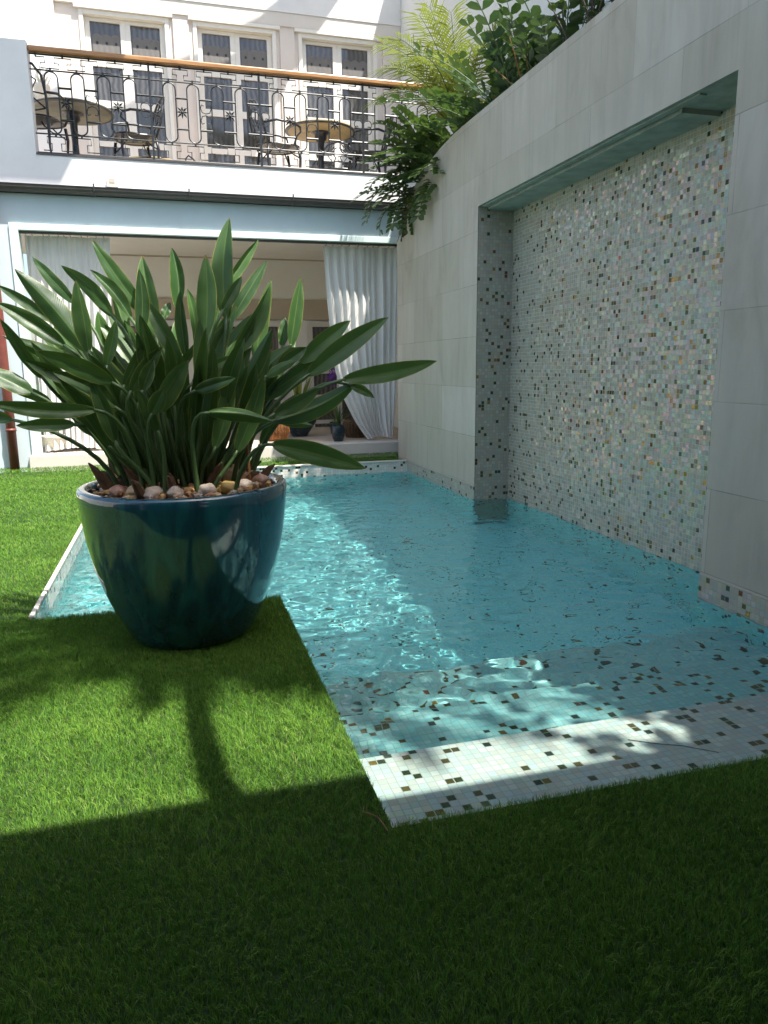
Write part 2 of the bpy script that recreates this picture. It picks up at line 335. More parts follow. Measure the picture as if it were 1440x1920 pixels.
# pool basin: tiled floor, steps and sides
def rec(o): o.cycles.is_caustics_receiver = True; return o
b = MB()
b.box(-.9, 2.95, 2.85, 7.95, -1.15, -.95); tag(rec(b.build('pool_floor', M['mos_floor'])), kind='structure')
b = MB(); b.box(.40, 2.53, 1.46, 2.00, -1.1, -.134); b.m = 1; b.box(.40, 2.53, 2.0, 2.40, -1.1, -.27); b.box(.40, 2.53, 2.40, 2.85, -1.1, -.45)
tag(rec(b.build('pool_steps', [M['mos_step'], M['mos_step_tint']])), kind='structure')
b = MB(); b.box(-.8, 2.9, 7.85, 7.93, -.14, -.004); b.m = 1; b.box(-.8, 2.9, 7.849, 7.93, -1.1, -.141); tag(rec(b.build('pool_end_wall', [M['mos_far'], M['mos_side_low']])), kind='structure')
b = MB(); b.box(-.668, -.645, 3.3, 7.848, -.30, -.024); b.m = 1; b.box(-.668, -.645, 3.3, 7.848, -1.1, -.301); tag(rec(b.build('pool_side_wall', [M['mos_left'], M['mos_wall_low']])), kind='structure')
b = MB(); b.box(-.660, -.640, 3.37, 7.84, -.022, -.006); b.box(-.675, 2.518, 7.838, 7.90, -.002, .012)
tag(b.build('pool_coping', M['step'], bevel=.003), kind='structure')

# water surface with real ripples
def waves():
    x0, x1, y0, y1, d = -.66, 2.90, 1.45, 7.88, .0145
    nx = int((x1-x0)/d)+1; ny = int((y1-y0)/d)+1
    X, Y = np.meshgrid(np.linspace(x0, x1, nx), np.linspace(y0, y1, ny))
    rs = np.random.default_rng(11); Zw = np.zeros_like(X)
    for i in range(110):
        lam = rs.choice([.07, .10, .14, .2, .3, .5], p=[.3,.3,.2,.12,.06,.02])*rs.uniform(.8, 1.25)
        th = rs.normal(1.2, .9); k = 2*np.pi/lam; A = .0032*(lam/.3)**1.0*rs.uniform(.4, 1.)
        kx, ky = k*np.cos(th), k*np.sin(th)
        # slowly bending phase so crests are short and uneven
        ph = rs.uniform(0, 7)+1.3*np.sin(rs.uniform(.8,2.6)*X+rs.uniform(0,7))+1.3*np.sin(rs.uniform(.8,2.6)*Y+rs.uniform(0,7))
        amp = .5+.5*np.sin(rs.uniform(.8,3)*X+rs.uniform(.8,3)*Y+rs.uniform(0,7))
        s = np.sin(kx*X+ky*Y+ph); Zw += A*amp*(s+.25*np.cos(2*(kx*X+ky*Y+ph)))
    calm = np.clip((Y-1.8)/.6, .20, 1)
    Zw *= .46*calm
    V = np.stack([X, Y, ZW+Zw], -1).reshape(-1, 3)
    i = np.arange((nx-1)*(ny-1)); r = i//(nx-1); c = i % (nx-1); a = r*nx+c
    F = np.stack([a, a+1, a+nx+1, a+nx], -1)
    me = bpy.data.meshes.new('water'); me.vertices.add(len(V)); me.vertices.foreach_set('co', V.ravel())
    me.loops.add(F.size); me.loops.foreach_set('vertex_index', F.ravel().astype(np.int32))
    me.polygons.add(len(F)); me.polygons.foreach_set('loop_start', np.arange(0, F.size, 4, dtype=np.int32))
    me.update(calc_edges=True); me.polygons.foreach_set('use_smooth', [True]*len(F)); me.materials.append(M['water'])
    o = bpy.data.objects.new('water', me); col.objects.link(o); o.cycles.is_caustics_caster = True
    tag(o, kind='structure')
waves()

# ------------------------------------------------------------------ turf
def grassmat():
    t = NT('artificial_turf'); a = t.n('ShaderNodeAttribute'); a.attribute_name = 'gcol'; U = t.sep(a.outputs['Vector'])
    big = t.noise(t.co(), 2.2, 3)
    f = t.math('ADD', t.math('MULTIPLY', U[0], .8), t.math('MULTIPLY', big, .3))
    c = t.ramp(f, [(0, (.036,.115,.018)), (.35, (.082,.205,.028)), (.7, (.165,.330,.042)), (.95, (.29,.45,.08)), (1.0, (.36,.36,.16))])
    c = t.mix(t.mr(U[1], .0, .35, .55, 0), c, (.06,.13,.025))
    b = t.bsdf(Base_Color=c, Roughness=.5); b.inputs['Specular IOR Level'].default_value = .15
    tl = t.n('ShaderNodeBsdfTranslucent'); t.l(c, tl.inputs[0])
    m = t.n('ShaderNodeMixShader'); m.inputs[0].default_value = .25; t.l(b.outputs[0], m.inputs[1]); t.l(tl.outputs[0], m.inputs[2])
    return t.done(m.outputs[0])
M['grass'] = grassmat()
def grass():
    rs = np.random.default_rng(5)
    zones = [(-.75,1.75,.70,1.5,105000,.72), (-.80,.44,1.5,3.37,85000,.78), (1.75,2.52,.6,1.5,9000,1.8), (-.75,1.75,.5,.7,9000,1.8), (-2.7,-.66,3.37,5.6,26000,1.2),
             (-3.0,-.66,5.6,8.62,13000,1.8), (-.66,2.75,7.905,8.62,11000,1.8), (-3.,-.75,.6,1.5,5000,2.6), (-3.,-.80,1.5,3.37,8000,2.), (-4,2.5,-1.,.62,1800,4.), (-6,-3.,-1,8.6,1500,4.)]
    PX = []; PY = []; WS = []
    for x0, x1, y0, y1, dn, w in zones:
        n = int((x1-x0)*(y1-y0)*dn); PX.append(rs.uniform(x0, x1, n)); PY.append(rs.uniform(y0, y1, n)); WS.append(np.full(n, w))
    x = np.concatenate(PX); y = np.concatenate(PY); w = np.concatenate(WS); n = len(x)
    # clumps: neighbouring blades share a lean
    gx = np.floor(x/.011)+rs.normal(0,.25,n).round(); gy = np.floor(y/.011)
    h1 = np.modf(np.abs(np.sin(gx*12.9898+gy*78.233)*43758.5453))[0]
    sw = .6*np.sin(x*9+2*np.sin(y*7))+.6*np.sin(y*11+1.5*np.sin(x*6))
    ang = h1*2*np.pi*.8 + sw*1.6 + rs.normal(0, .7, n)
    H = rs.uniform(.012, .022, n)*(1+.12*np.sin(x*5+1)*np.sin(y*4)); lean = np.abs(rs.normal(.55, .35, n))*H
    # far turf rides up a little against the step
    zb = Z0+np.where(y > 8.15, (y-8.15)*.10, 0)
    dx = np.cos(ang)*lean; dy = np.sin(ang)*lean
    wa = rs.uniform(0, np.pi, n); hw = .5*.0017*w*rs.uniform(.75, 1.2, n); wx = np.cos(wa)*hw; wy = np.sin(wa)*hw
    V = np.empty((n, 5, 3))
    V[:,0] = np.stack([x-wx, y-wy, zb], -1); V[:,1] = np.stack([x+wx, y+wy, zb], -1)
    V[:,2] = np.stack([x+wx*.85+dx*.32, y+wy*.85+dy*.32, zb+H*.62], -1); V[:,3] = np.stack([x-wx*.85+dx*.32, y-wy*.85+dy*.32, zb+H*.62], -1)
    V[:,4] = np.stack([x+dx, y+dy, zb+H*np.where(lean > H*.9, .8, 1.)], -1)
    base = (np.arange(n)*5)[:, None]
    L = (base+np.array([[0,1,2,3,3,2,4]])).ravel().astype(np.int32)
    st = (np.arange(n)[:, None]*7+np.array([[0,4]])).ravel().astype(np.int32)
    me = bpy.data.meshes.new('grass'); me.vertices.add(n*5); me.vertices.foreach_set('co', V.ravel())
    me.loops.add(len(L)); me.loops.foreach_set('vertex_index', L); me.polygons.add(n*2); me.polygons.foreach_set('loop_start', st)
    me.update(calc_edges=True)
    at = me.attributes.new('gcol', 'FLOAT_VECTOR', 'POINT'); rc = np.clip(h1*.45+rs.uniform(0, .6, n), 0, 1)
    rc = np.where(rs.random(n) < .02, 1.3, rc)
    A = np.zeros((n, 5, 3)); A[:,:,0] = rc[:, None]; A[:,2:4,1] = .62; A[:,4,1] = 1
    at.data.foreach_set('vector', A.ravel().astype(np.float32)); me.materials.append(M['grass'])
    o = bpy.data.objects.new('grass', me); col.objects.link(o)
    tag(o, 'short green artificial turf covering the lawn around the pool', 'grass', kind='stuff')
grass()

# ------------------------------------------------------------------ stone feature wall
wall = empty('feature_wall', (XW+.2, 4.5, 0), 'tall pale limestone wall with mosaic niche along the right side of the pool', 'wall')
wall.location = (0, 0, 0)
m = MB()
prof = [(-3.0,3.04),(3.01,3.04),(5.93,3.04),(6.46,3.037),(6.75,3.015),(7.0,2.985),(7.25,2.945),(7.45,2.895),(7.6,2.84),(7.72,2.775),(7.80,2.70),(7.84,2.60),(7.845,2.42),(8.2,2.42)]
XB = 2.74
def colm(y0, t0, y1, t1, zb):
    m.add([(XW,y0,zb),(XW,y1,zb),(XW,y1,t1),(XW,y0,t0),(XB,y0,zb),(XB,y1,zb),(XB,y1,t1),(XB,y0,t0)],
          [(0,3,2,1),(4,5,6,7),(3,7,6,2)])
for i in range(len(prof)-1):
    (y0, t0), (y1, t1) = prof[i], prof[i+1]
    colm(y0, t0, y1, t1, 2.33 if i == 1 else -.001)
m.add([(XW,-3,0),(XW,-3,3.04),(XB,-3,3.04),(XB,-3,0)], [(0,1,2,3)]); m.add([(XW,8.2,-.03),(XW,8.2,2.42),(XB,8.2,2.42),(XB,8.2,-.03)], [(0,3,2,1)])
rec(m.build('stone_cladding', M['stone'], wall))
m = MB(); m.add([(2.842,3.005,-1.1),(2.842,5.935,-1.1),(2.842,5.935,2.33),(2.842,3.005,2.33)], [(0,3,2,1)]); rec(m.build('mosaic_panel', M['mos_wall'], wall))
m = MB(); m.box(2.838, 2.8425, 3.011, 5.929, -1.1, -.135); rec(m.build('underwater_mosaic', M['mos_wall_low'], wall))
m = MB()
m.add([(XW+.004,5.93,-1.1),(2.842,5.93,-1.1),(2.842,5.93,2.329),(XW+.004,5.93,2.329)], [(0,1,2,3)])
m.add([(XW+.004,3.01,-1.1),(2.842,3.01,-1.1),(2.842,3.01,2.329),(XW+.004,3.01,2.329)], [(0,3,2,1)])
rec(m.build('niche_return', M['mos_side'], wall))
m = MB(); m.box(XW-.004, XW+.003, 5.93, 8.2, -.135, .002); m.box(XW-.004, XW+.003, 1.44, 3.01, -.135, .002)
rec(m.build('waterline_band', M['mos_band'], wall))
m = MB(); m.box(XW-.004, XW+.003, 5.932, 7.848, -1.1, -.1352); m.box(XW-.004, XW+.003, 1.44, 3.008, -1.1, -.1352); rec(m.build('underwater_band', M['mos_wall_low'], wall))
# rough soffit of the niche: a lower slab with a bare front lip
m = MB(); m.box(XW+.085, 2.842, 3.50, 5.928, 2.306, 2.40); m.box(XW+.004, 2.842, 3.012, 5.93, 2.331, 2.42)
m.box(XW+.03, XW+.07, 3.3, 5.9, 2.322, 2.34)
m.build('niche_soffit', M['soffit'], wall)
m = MB(); m.box(2.843, 3.0, 2.9, 6.05, -1.15, 2.5); m.box(2.60, 2.842, 5.936, 6.05, -1.1, 2.4); m.box(2.60, 2.842, 2.9, 3.004, -1.1, 2.4); m.build('wall_core', M['white'], wall)
# planter bed behind the wall top
m = MB(); m.box(XB+.002, 3.40, -3, 8.4, 2.5, 2.84); tag(m.build('planting_bed', M['soil']), kind='structure')

# ------------------------------------------------------------------ neighbouring wall behind the planting
m = MB(); m.box(3.445, 3.7, 2.0, 8.0, 0, 5.5); m.box(3.445, 3.7, 8.0, 11.3, 0, 6.9)
tag(m.build('garden_wall', M['white']), 'plain white wall rising behind the plants on top of the stone wall', 'wall')

# ------------------------------------------------------------------ house
H = empty('house', (0, 0, 0), 'white two storey house with balcony and curtained veranda at the far end of the pool', 'house')
YB = 11.0
def hp(name, boxes, mat, parent=H, bevel=0):
    mm = MB()
    for bb in boxes: mm.box(*bb)
    return mm.build(name, mat, parent, bevel=bevel)
hp('lintel', [(-2.4, 3.44, YF, YF+.2, 2.50, 2.86), (-2.4, -1.47, YF, YF+.2, -.05, 2.50), (2.76, 3.44, YF, YF+.2, -.05, 2.50)], M['bluegrey'])
hp('parapet', [(-2.4, 3.44, YF-.012, YF+.2, 2.862, 3.175), (-2.4, -1.145, YF-.012, YF+.2, 3.175, 4.215)], M['white'])
hp('terrace_floor', [(-2.4, 3.44, YF+.2, YB+.2, 2.9, 3.17)], M['tilefloor'])
hp('drip_strip', [(-1.145, 3.2, YF-.02, YF+.03, 3.176, 3.195)], M['gutter'])
# gutter
m = MB()
N = 10
for X0, X1 in ((-2.4, 2.62),):
    pr = [(YF-.07+.062*cos(a), 2.862+.062*sin(a)) for a in np.linspace(pi, 2*pi, N)]
    pr = [(YF-.138, 2.872)]+pr+[(YF-.014, 2.87), (YF-.014, 2.80)]
    vs = [(X0, y, z) for y, z in pr]+[(X1, y, z) for y, z in pr]; k = len(pr)
    m.add(vs, [(i, i+1, k+i+1, k+i) for i in range(k-1)])
    m.add([(X1, y, z) for y, z in pr[1:N+1]], [tuple(range(N))])
gt = m.build('gutter', M['gutter'], H, smooth=False)
for X in (-.62, .32, 1.42):
    q = MB(); pr = [(YF-.07+.068*cos(a), 2.862+.068*sin(a)) for a in np.linspace(pi, 2*pi, 9)]
    pr = [(YF-.145, 2.90)]+pr
    q.tube([(X, y, z) for y, z in pr], .008, 6); q.build('gutter_bracket', M['gutter'], gt)
# opening frame with curtain track
fr = hp('opening_frame', [(-1.47, 2.76, YF-.022, YF+.14, 2.448, 2.515), (-1.47, -1.385, YF-.022, YF+.14, .0, 2.448)], M['mint'], bevel=.004)
hp('curtain_track', [(-1.385, 2.76, YF+.03, YF+.06, 2.425, 2.447)], M['gutter'], fr)
hp('front_step', [(-1.50, 2.75, YF-.05, YF+.35, -.06, .150)], M['step'], bevel=.008)
hp('veranda_floor', [(-2.4, 3.44, YF+.35, 11.4, -.05, .146)], M['tilefloor'])
hp('veranda_ceiling', [(-2.4, 3.44, YF+.2, 11.4, 2.60, 2.66)], M['beige'])
hp('veranda_wall', [(-1.35, 3.44, 11.2, 11.4, .1, 2.60), (3.24, 3.44, YF+.2, 11.2, .1, 2.6)], M['beige'])
hp('picture_rail', [(-1.35, 3.24, 11.17, 11.198, 1.74, 2.03)], M['beige_dark'])
hp('ceiling_batten', [(-1.35, 3.24, 11.185, 11.198, 2.582, 2.598)], M['beige_dark'])
for X0 in (-.75, .72, 2.02):
    d = hp('veranda_door', [(X0, X0+.07, 11.12, 11.166, .15, 1.72), (X0+.86, X0+.93, 11.12, 11.166, .15, 1.72), (X0+.43, X0+.50, 11.12, 11.166, .15, 1.72), (X0+.07, X0+.86, 11.12, 11.166, 1.64, 1.72)]
           + [(X0+.07, X0+.86, 11.125, 11.160, z, z+.055) for z in (.20, .58, .95)], M['frame_in'])
    hp('pane', [(X0+.05, X0+.88, 11.17, 11.18, .15, 1.66)], M['pane_in'], d)
# upper storey
doors = [(-.82, .28), (.58, 1.68), (1.98, 3.10)]
bx = []; xs = -1.10
for a, b_ in doors: bx.append((xs, a, YB, YB+.25, 3.1, 5.535)); xs = b_
bx.append((xs, 3.44, YB, YB+.25, 3.1, 5.535)); bx.append((-1.10, 3.44, YB, YB+.25, 5.535, 8.2))
hp('upper_wall', bx, M['pinkish'])
hp('upper_side_wall', [(-2.4, -1.10, YB-.16, YB+.25, 3.1, 8.2)], M['white'])
hp('cornice', [(-1.098, 3.44, YB-.05, YB-.001, 5.575, 5.74)], M['cream'])
hp('eaves_band', [(-1.098, 3.44, YB-.062, YB-.001, 5.742, 7.6)], M['white'])
for a, b_ in ((.33, .53), (1.73, 1.93), (3.18, 3.40)): hp('pilaster', [(a, b_, YB-.03, YB-.001, 3.15, 5.574)], M['pinkish'])
def updoor(a, b_):
    y0 = YB+.06; zt = 5.53; w = b_-a; mid = (a+b_)/2
    d = hp('terrace_door', [(a+.001, a+.055, YB-.02, y0+.05, 3.17, zt), (b_-.055, b_-.001, YB-.02, y0+.05, 3.17, zt), (a+.055, b_-.055, YB-.02, y0+.05, zt-.055, zt)], M['frame'], bevel=.006)
    hp('door_head', [(a-.05, b_+.05, YB-.052, YB-.002, zt+.001, zt+.042)], M['frame'], d)
    for l0, l1 in ((a+.057, mid-.001), (mid+.001, b_-.057)):
        s = .062; r = [5.395, 4.985, 4.905, 4.50, 4.415, 4.02, 3.94, 3.54, 3.46, 3.30, 3.175]
        L_ = hp('door_leaf', [(l0, l0+s, y0, y0+.04, 3.175, 5.472), (l1-s, l1, y0, y0+.04, 3.175, 5.472), (l0+s, l1-s, y0, y0+.04, 5.43, 5.472)]
           + [(l0+s, l1-s, y0+.002, y0+.038, z1, z0) for z0, z1 in ((4.985,4.905),(4.50,4.415),(4.02,3.94),(3.54,3.46),(3.30,3.175))], M['frame'], d)
        hp('pane', [(l0+s-.01, l1-s+.01, y0+.025, y0+.03, 3.2, 5.44)], M['pane'], L_)
        q = MB(); n = 24; xa, xb = l0+s+.02, l1-s-.002
        vs = []
        for i in range(n+1):
            x = xa+(xb-xa)*i/n; ph = 3*pi*i/n
            vs += [(x, y0+.0235-.001*sin(i*1.3), 5.27+.028*abs(sin(ph))), (x, y0+.0235-.001*sin(i*1.3), 5.02)]
        q.add(vs, [(2*i, 2*i+1, 2*i+3, 2*i+2) for i in range(n)])
        pel = q.build('pelmet', M['lace'], L_)
        for k in range(3):
            q = MB(); cx = xa+(xb-xa)*(k+.5)/3; q.add([(cx+.016*cos(t_), y0+.021, 5.19+.018*sin(t_)) for t_ in np.linspace(0, 2*pi, 12, endpoint=False)], [tuple(range(12))]); q.m = 0
            q.build('pelmet_dot', M['iron'], pel)
for a, b_ in doors: updoor(a, b_)

mm_ = MB(); mm_.box(-6, -2.41, 8.7, 14, -.03, -.01); tag(mm_.build('bounce_paving', M['step']), kind='structure')  # unseen pale paving added to bounce sunlight up into the veranda
# small vent box on the ledge
v = MB(); v.box(-.50, -.385, YF-.09, YF-.013, 2.885, 2.915); v.box(-.495, -.39, YF-.085, YF-.013, 2.915, 2.98)
vb = v.build('outdoor_light_box', M['step'], bevel=.004); tag(vb, 'small cream square light box above the dark gutter', 'light fitting')
one_box('opening', (-.468, -.418, YF-.088, YF-.0855, 2.93, 2.968), M['tilefloor'], vb)
# downpipe
v = MB(); v.tube([(-1.64, YF-.07, z) for z in (-.03, 1., 2., 2.82)], .047, 14); v.tube([(-1.64, YF-.07, .42), (-1.64, YF-.07, .45)], .054, 14)
M['redpipe'] = paint('red_brown_pipe', (.20,.055,.04), .45, .2)
tag(v.build('downpipe', M['redpipe'], smooth=True), 'red brown round downpipe at the left end of the house front', 'pipe')
# wall bracket ornament at upper left
v = MB(); v.lathe([(.005,4.27),(.05,4.33),(.085,4.42),(.10,4.5),(.10,4.52),(.0,4.52)], -1.30, YB-.24, 20)
wp = v.build('wall_planter', M['step'], smooth=True); tag(wp, 'cream half cone wall planter beside the leftmost balcony door', 'planter')
v = MB()
for k in range(9):
    a = k*2.399; r0 = .03+.006*k
    v.tube([(-1.30+r0*.4*cos(a), YB-.24+r0*.4*sin(a), 4.52), (-1.30+r0*cos(a), YB-.24+r0*sin(a), 4.64), (-1.30+r0*1.9*cos(a), YB-.24+r0*1.9*sin(a), 4.72+.02*sin(k))], [.008,.014,.004], 6)
v.build('white_ornament', M['frame'], wp, smooth=True)

# ------------------------------------------------------------------ balcony railing
RL = empty('balcony_railing', (0, 0, 0), 'black wrought iron balcony railing with scrolls, stars and wooden handrail', 'railing')
yr = YF+.06
hb = MB(); hb.box(-1.14, 3.20, yr-.045, yr+.045, 4.135, 4.19); hr = hb.build('handrail', M['wood'], RL, bevel=.012)
ir = MB(); r_ = .0074
def bar(x0, x1, z, rr=r_): ir.tube([(x0, yr, z), (x1, yr, z)], rr, 6)
bar(-1.14, 3.2, 3.985); bar(-1.14, 3.2, 3.395); bar(-1.14, 3.2, 3.215, .009); bar(-1.14, 3.2, 4.125, .008)
ir.build('long_bar', M['iron'], RL)
def stadium(cx, hw=.062, z0=3.40, z1=3.975):
    pts = [(cx+hw*cos(a), yr, z1-hw+hw*sin(a)) for a in np.linspace(0, pi, 9)]+[(cx+hw*cos(a), yr, z0+hw+hw*sin(a)) for a in np.linspace(pi, 2*pi, 9)]
    return pts
def key(cx, z0, z1, s=1):
    """greek key bracket pair between two bars; s=-1 flips it top to bottom"""
    q = lambda u, v: (cx+u, yr, (z0+(z1-z0)*v) if s > 0 else (z1-(z1-z0)*v))
    return [[q(-.125,.86),q(-.045,.86),q(-.045,.48),q(-.085,.48),q(-.085,.14),q(.085,.14),q(.085,.48),q(.045,.48),q(.045,.86),q(.125,.86)]]
def scroll(cx, cz, sx, sz, sc_=1.):
    pts = []
    for i in range(15):
        a = i/14*1.6*pi; rr = .045*(1-.6*i/14)*sc_
        pts.append((cx+sx*(.048*sc_-rr*cos(a)), yr, cz+sz*(.02+rr*sin(a)*1.1)))
    return [(cx, yr, cz-sz*.03)]+pts
posts = [-.01, 1.12, 2.27]
loops = [-.954, -.708, -.459, -.207, .184, .424, .674, .923, 1.32, 1.563, 1.816, 2.065, 2.471, 2.727, 2.975]
for px in posts:
    q = MB(); q.box(px-.011, px+.011, yr-.011, yr+.011, 3.175, 4.135)
    pp = q.build('post', M['iron'], RL)
    q = MB()
    for sx in (-1, 1):
        for sz in (-1, 1): q.tube(scroll(px, 3.69, sx, sz, 1.3), .005, 5)
    q.tube([(px-.13, yr, 3.83), (px+.13, yr, 3.83)], .011, 6); q.tube([(px-.13, yr, 3.53), (px+.13, yr, 3.53)], .011, 6)
    q.build('post_scroll', M['iron'], pp)
for i, cx in enumerate(loops):
    q = MB(); q.tube(stadium(cx), r_, 6, closed=True)
    for kk in key(cx, 3.985, 4.125): q.tube(kk, .0058, 5)
    for kk in key(cx, 3.215, 3.395, -1): q.tube(kk, .0058, 5)
    for z0, z1 in ((3.975, 4.01), (3.37, 3.40)): q.box(cx-.009, cx+.009, yr-.009, yr+.009, z0, z1)
    for dx in (-.125, .125): q.box(cx+dx-.007, cx+dx+.007, yr-.007, yr+.007, 4.10, 4.135)
    q.build('loop_panel', M['iron'], RL)
def star(cx, cz, n=8):
    q = MB()
    q.lathe([(.0,-.012),(.012,-.010),(.017,0),(.012,.012),(0,.016)], 0, 0, 10)
    vs = q.v[:]; q.v = [(cx+x, yr-.012-z, cz+y) for x, y, z in vs]
    for k in range(n):
        a = 2*pi*k/n+pi/8*0; L_ = .062 if k % 2 == 0 else .072
        d = Vector((cos(a), 0, sin(a))); s_ = Vector((-sin(a), 0, cos(a))); c_ = Vector((cx, yr-.012, cz))
        p = [c_+d*.008, c_+d*L_*.45+s_*.011+Vector((0,-.008,0)), c_+d*L_, c_+d*L_*.45-s_*.011+Vector((0,-.008,0)), c_+d*L_*.4+Vector((0,.006,0))]
        q.add(p, [(0,1,4),(1,2,4),(2,3,4),(3,0,4),(0,3,2,1)])
    return q.build('star_rosette', M['iron'], RL)
gaps = [(-.954,-.708,'s'),(-.708,-.459,'c'),(-.459,-.207,'s'),(.184,.424,'s'),(.424,.674,'c'),(.674,.923,'s'),(1.32,1.563,'s'),(1.563,1.816,'c'),(1.816,2.065,'s'),(2.471,2.727,'s'),(2.727,2.975,'c')]
for a, b_, k in gaps:
    for z_ in (3.83, 3.53):
        q = MB(); q.tube([(a+.062, yr, z_), (b_-.062, yr, z_)], .011, 6); cb = q.build('cross_bar', M['iron'], RL)
    if k == 'c':
        c_ = (a+b_)/2
        for sz in (1, -1):
            q = MB(); q.tube([(c_+x_, yr, 3.69+sz*z_) for x_, z_ in [(-.02,.085),(-.045,.095),(-.055,.06),(-.04,.02),(0,.008),(.04,.02),(.055,.06),(.045,.095),(.02,.085)]], .005, 5); q.build('c_scroll', M['iron'], RL)
    if k == 's': star((a+b_)/2, 3.69)
# ================================================================== CURTAINS
def curtain(name, left, right, nf, ph, label, yb=YF+.20, amp=.034):
    nu, nv = nf*14, 34; vs = []; q = MB(); rr = random.Random(ph)
    wob = [rr.uniform(.6, 1.3) for _ in range(nf+2)]; cum = [0]
    for a in wob[:nf]: cum.append(cum[-1]+a)
    tot = cum[-1]
    for j in range(nv+1):
        t_ = j/nv; z = 2.432-(2.432-.165)*t_; l, r = left(z), right(z)
        for i in range(nu+1):
            k = i/14; f = int(min(k, nf-1)); uu = (cum[f]+(k-f)*wob[f])/tot
            a = amp*(.35+.65*min(1, t_*3))*wob[f]*(1+.25*sin(5*t_+f))
            y = yb+a*sin(2*pi*k)+.012*sin(3*t_*pi+k)
            if t_ < .06: y += .008*sin(2*pi*k*3)
            x = l+(r-l)*uu+.010*sin(2*pi*k*2+1)*(r-l)
            zz = z + (.03*sin(uu*3.1) if t_ > .97 else 0)
            vs.append((x, y, zz))
    w = nu+1
    q.add(vs, [(j*w+i, j*w+i+1, (j+1)*w+i+1, (j+1)*w+i) for j in range(nv) for i in range(nu)])
    o = q.build(name, M['curtain'], smooth=True); tag(o, label, 'curtain')
    for i in range(nf):
        h = MB(); x = left(2.43)+(right(2.43)-left(2.43))*(cum[i]+.3)/tot; h.tube([(x, yb-.01, 2.43), (x, YF+.045, 2.44)], .004, 5)
        h.build('curtain_hook', M['gutter'], o)
def lerp_tab(tab):
    xs_ = [a for a, _ in tab]; ys_ = [b_ for _, b_ in tab]
    return lambda z: float(np.interp(z, xs_, ys_))
curtain('curtain', lerp_tab([(.165,2.30),(.28,2.22),(.392,2.146),(.719,1.986),(1.1,1.89),(1.84,1.832),(2.44,1.80)]), lerp_tab([(.165,2.63),(1.,2.68),(2.44,2.72)]), 10, 3, 'white sheer curtain drawn to the right beside the stone wall')
curtain('curtain', lerp_tab([(0,-1.375),(2.44,-1.37)]), lerp_tab([(0,-.70),(1.2,-.60),(2.44,-.53)]), 11, 8, 'white sheer curtain hanging at the left behind the big potted plant')

# ================================================================== TERRACE FURNITURE
ZT = 3.172
def table(x, y, r, label, ztop=.74, top='top_stone', grp='round tables on the balcony'):
    t_ = empty('terrace_table', (x, y, ZT), label, 'table', grp)
    q = MB(); q.lathe([(0,ztop-.03),(r-.02,ztop-.03),(r,ztop-.022),(r,ztop-.006),(r-.012,ztop),(0,ztop)], n=56); q.build('tabletop', M[top], t_)
    q = MB(); q.lathe([(r-.03,ztop-.032),(r+.004,ztop-.026),(r+.004,ztop-.018)], n=56); q.build('rim', M['castalu'], t_)
    q = MB(); q.lathe([(.0,.0),(.2,.0),(.2,.02),(.06,.05),(.045,.12),(.034,.4),(.042,ztop-.14),(.075,ztop-.10),(.075,ztop-.05),(.12,ztop-.032)], n=20)
    q.build('pedestal', M['castalu'], t_, smooth=True); return t_
M['top_stone'] = plaster('weathered_tabletop', (.20,.20,.15), .12, .6, 7)
M['top_gold'] = plaster('tan_tabletop', (.50,.38,.18), .12, .5, 7)
table(-.86, 9.60, .44, 'large round grey green table at the left end of the balcony')
table(1.98, 9.62, .43, 'round tan table at the right of the balcony behind the railing', .74, 'top_gold')
table(-.05, 10.05, .36, 'low round tan table near the balcony floor between the two tall tables', .34, 'top_gold')
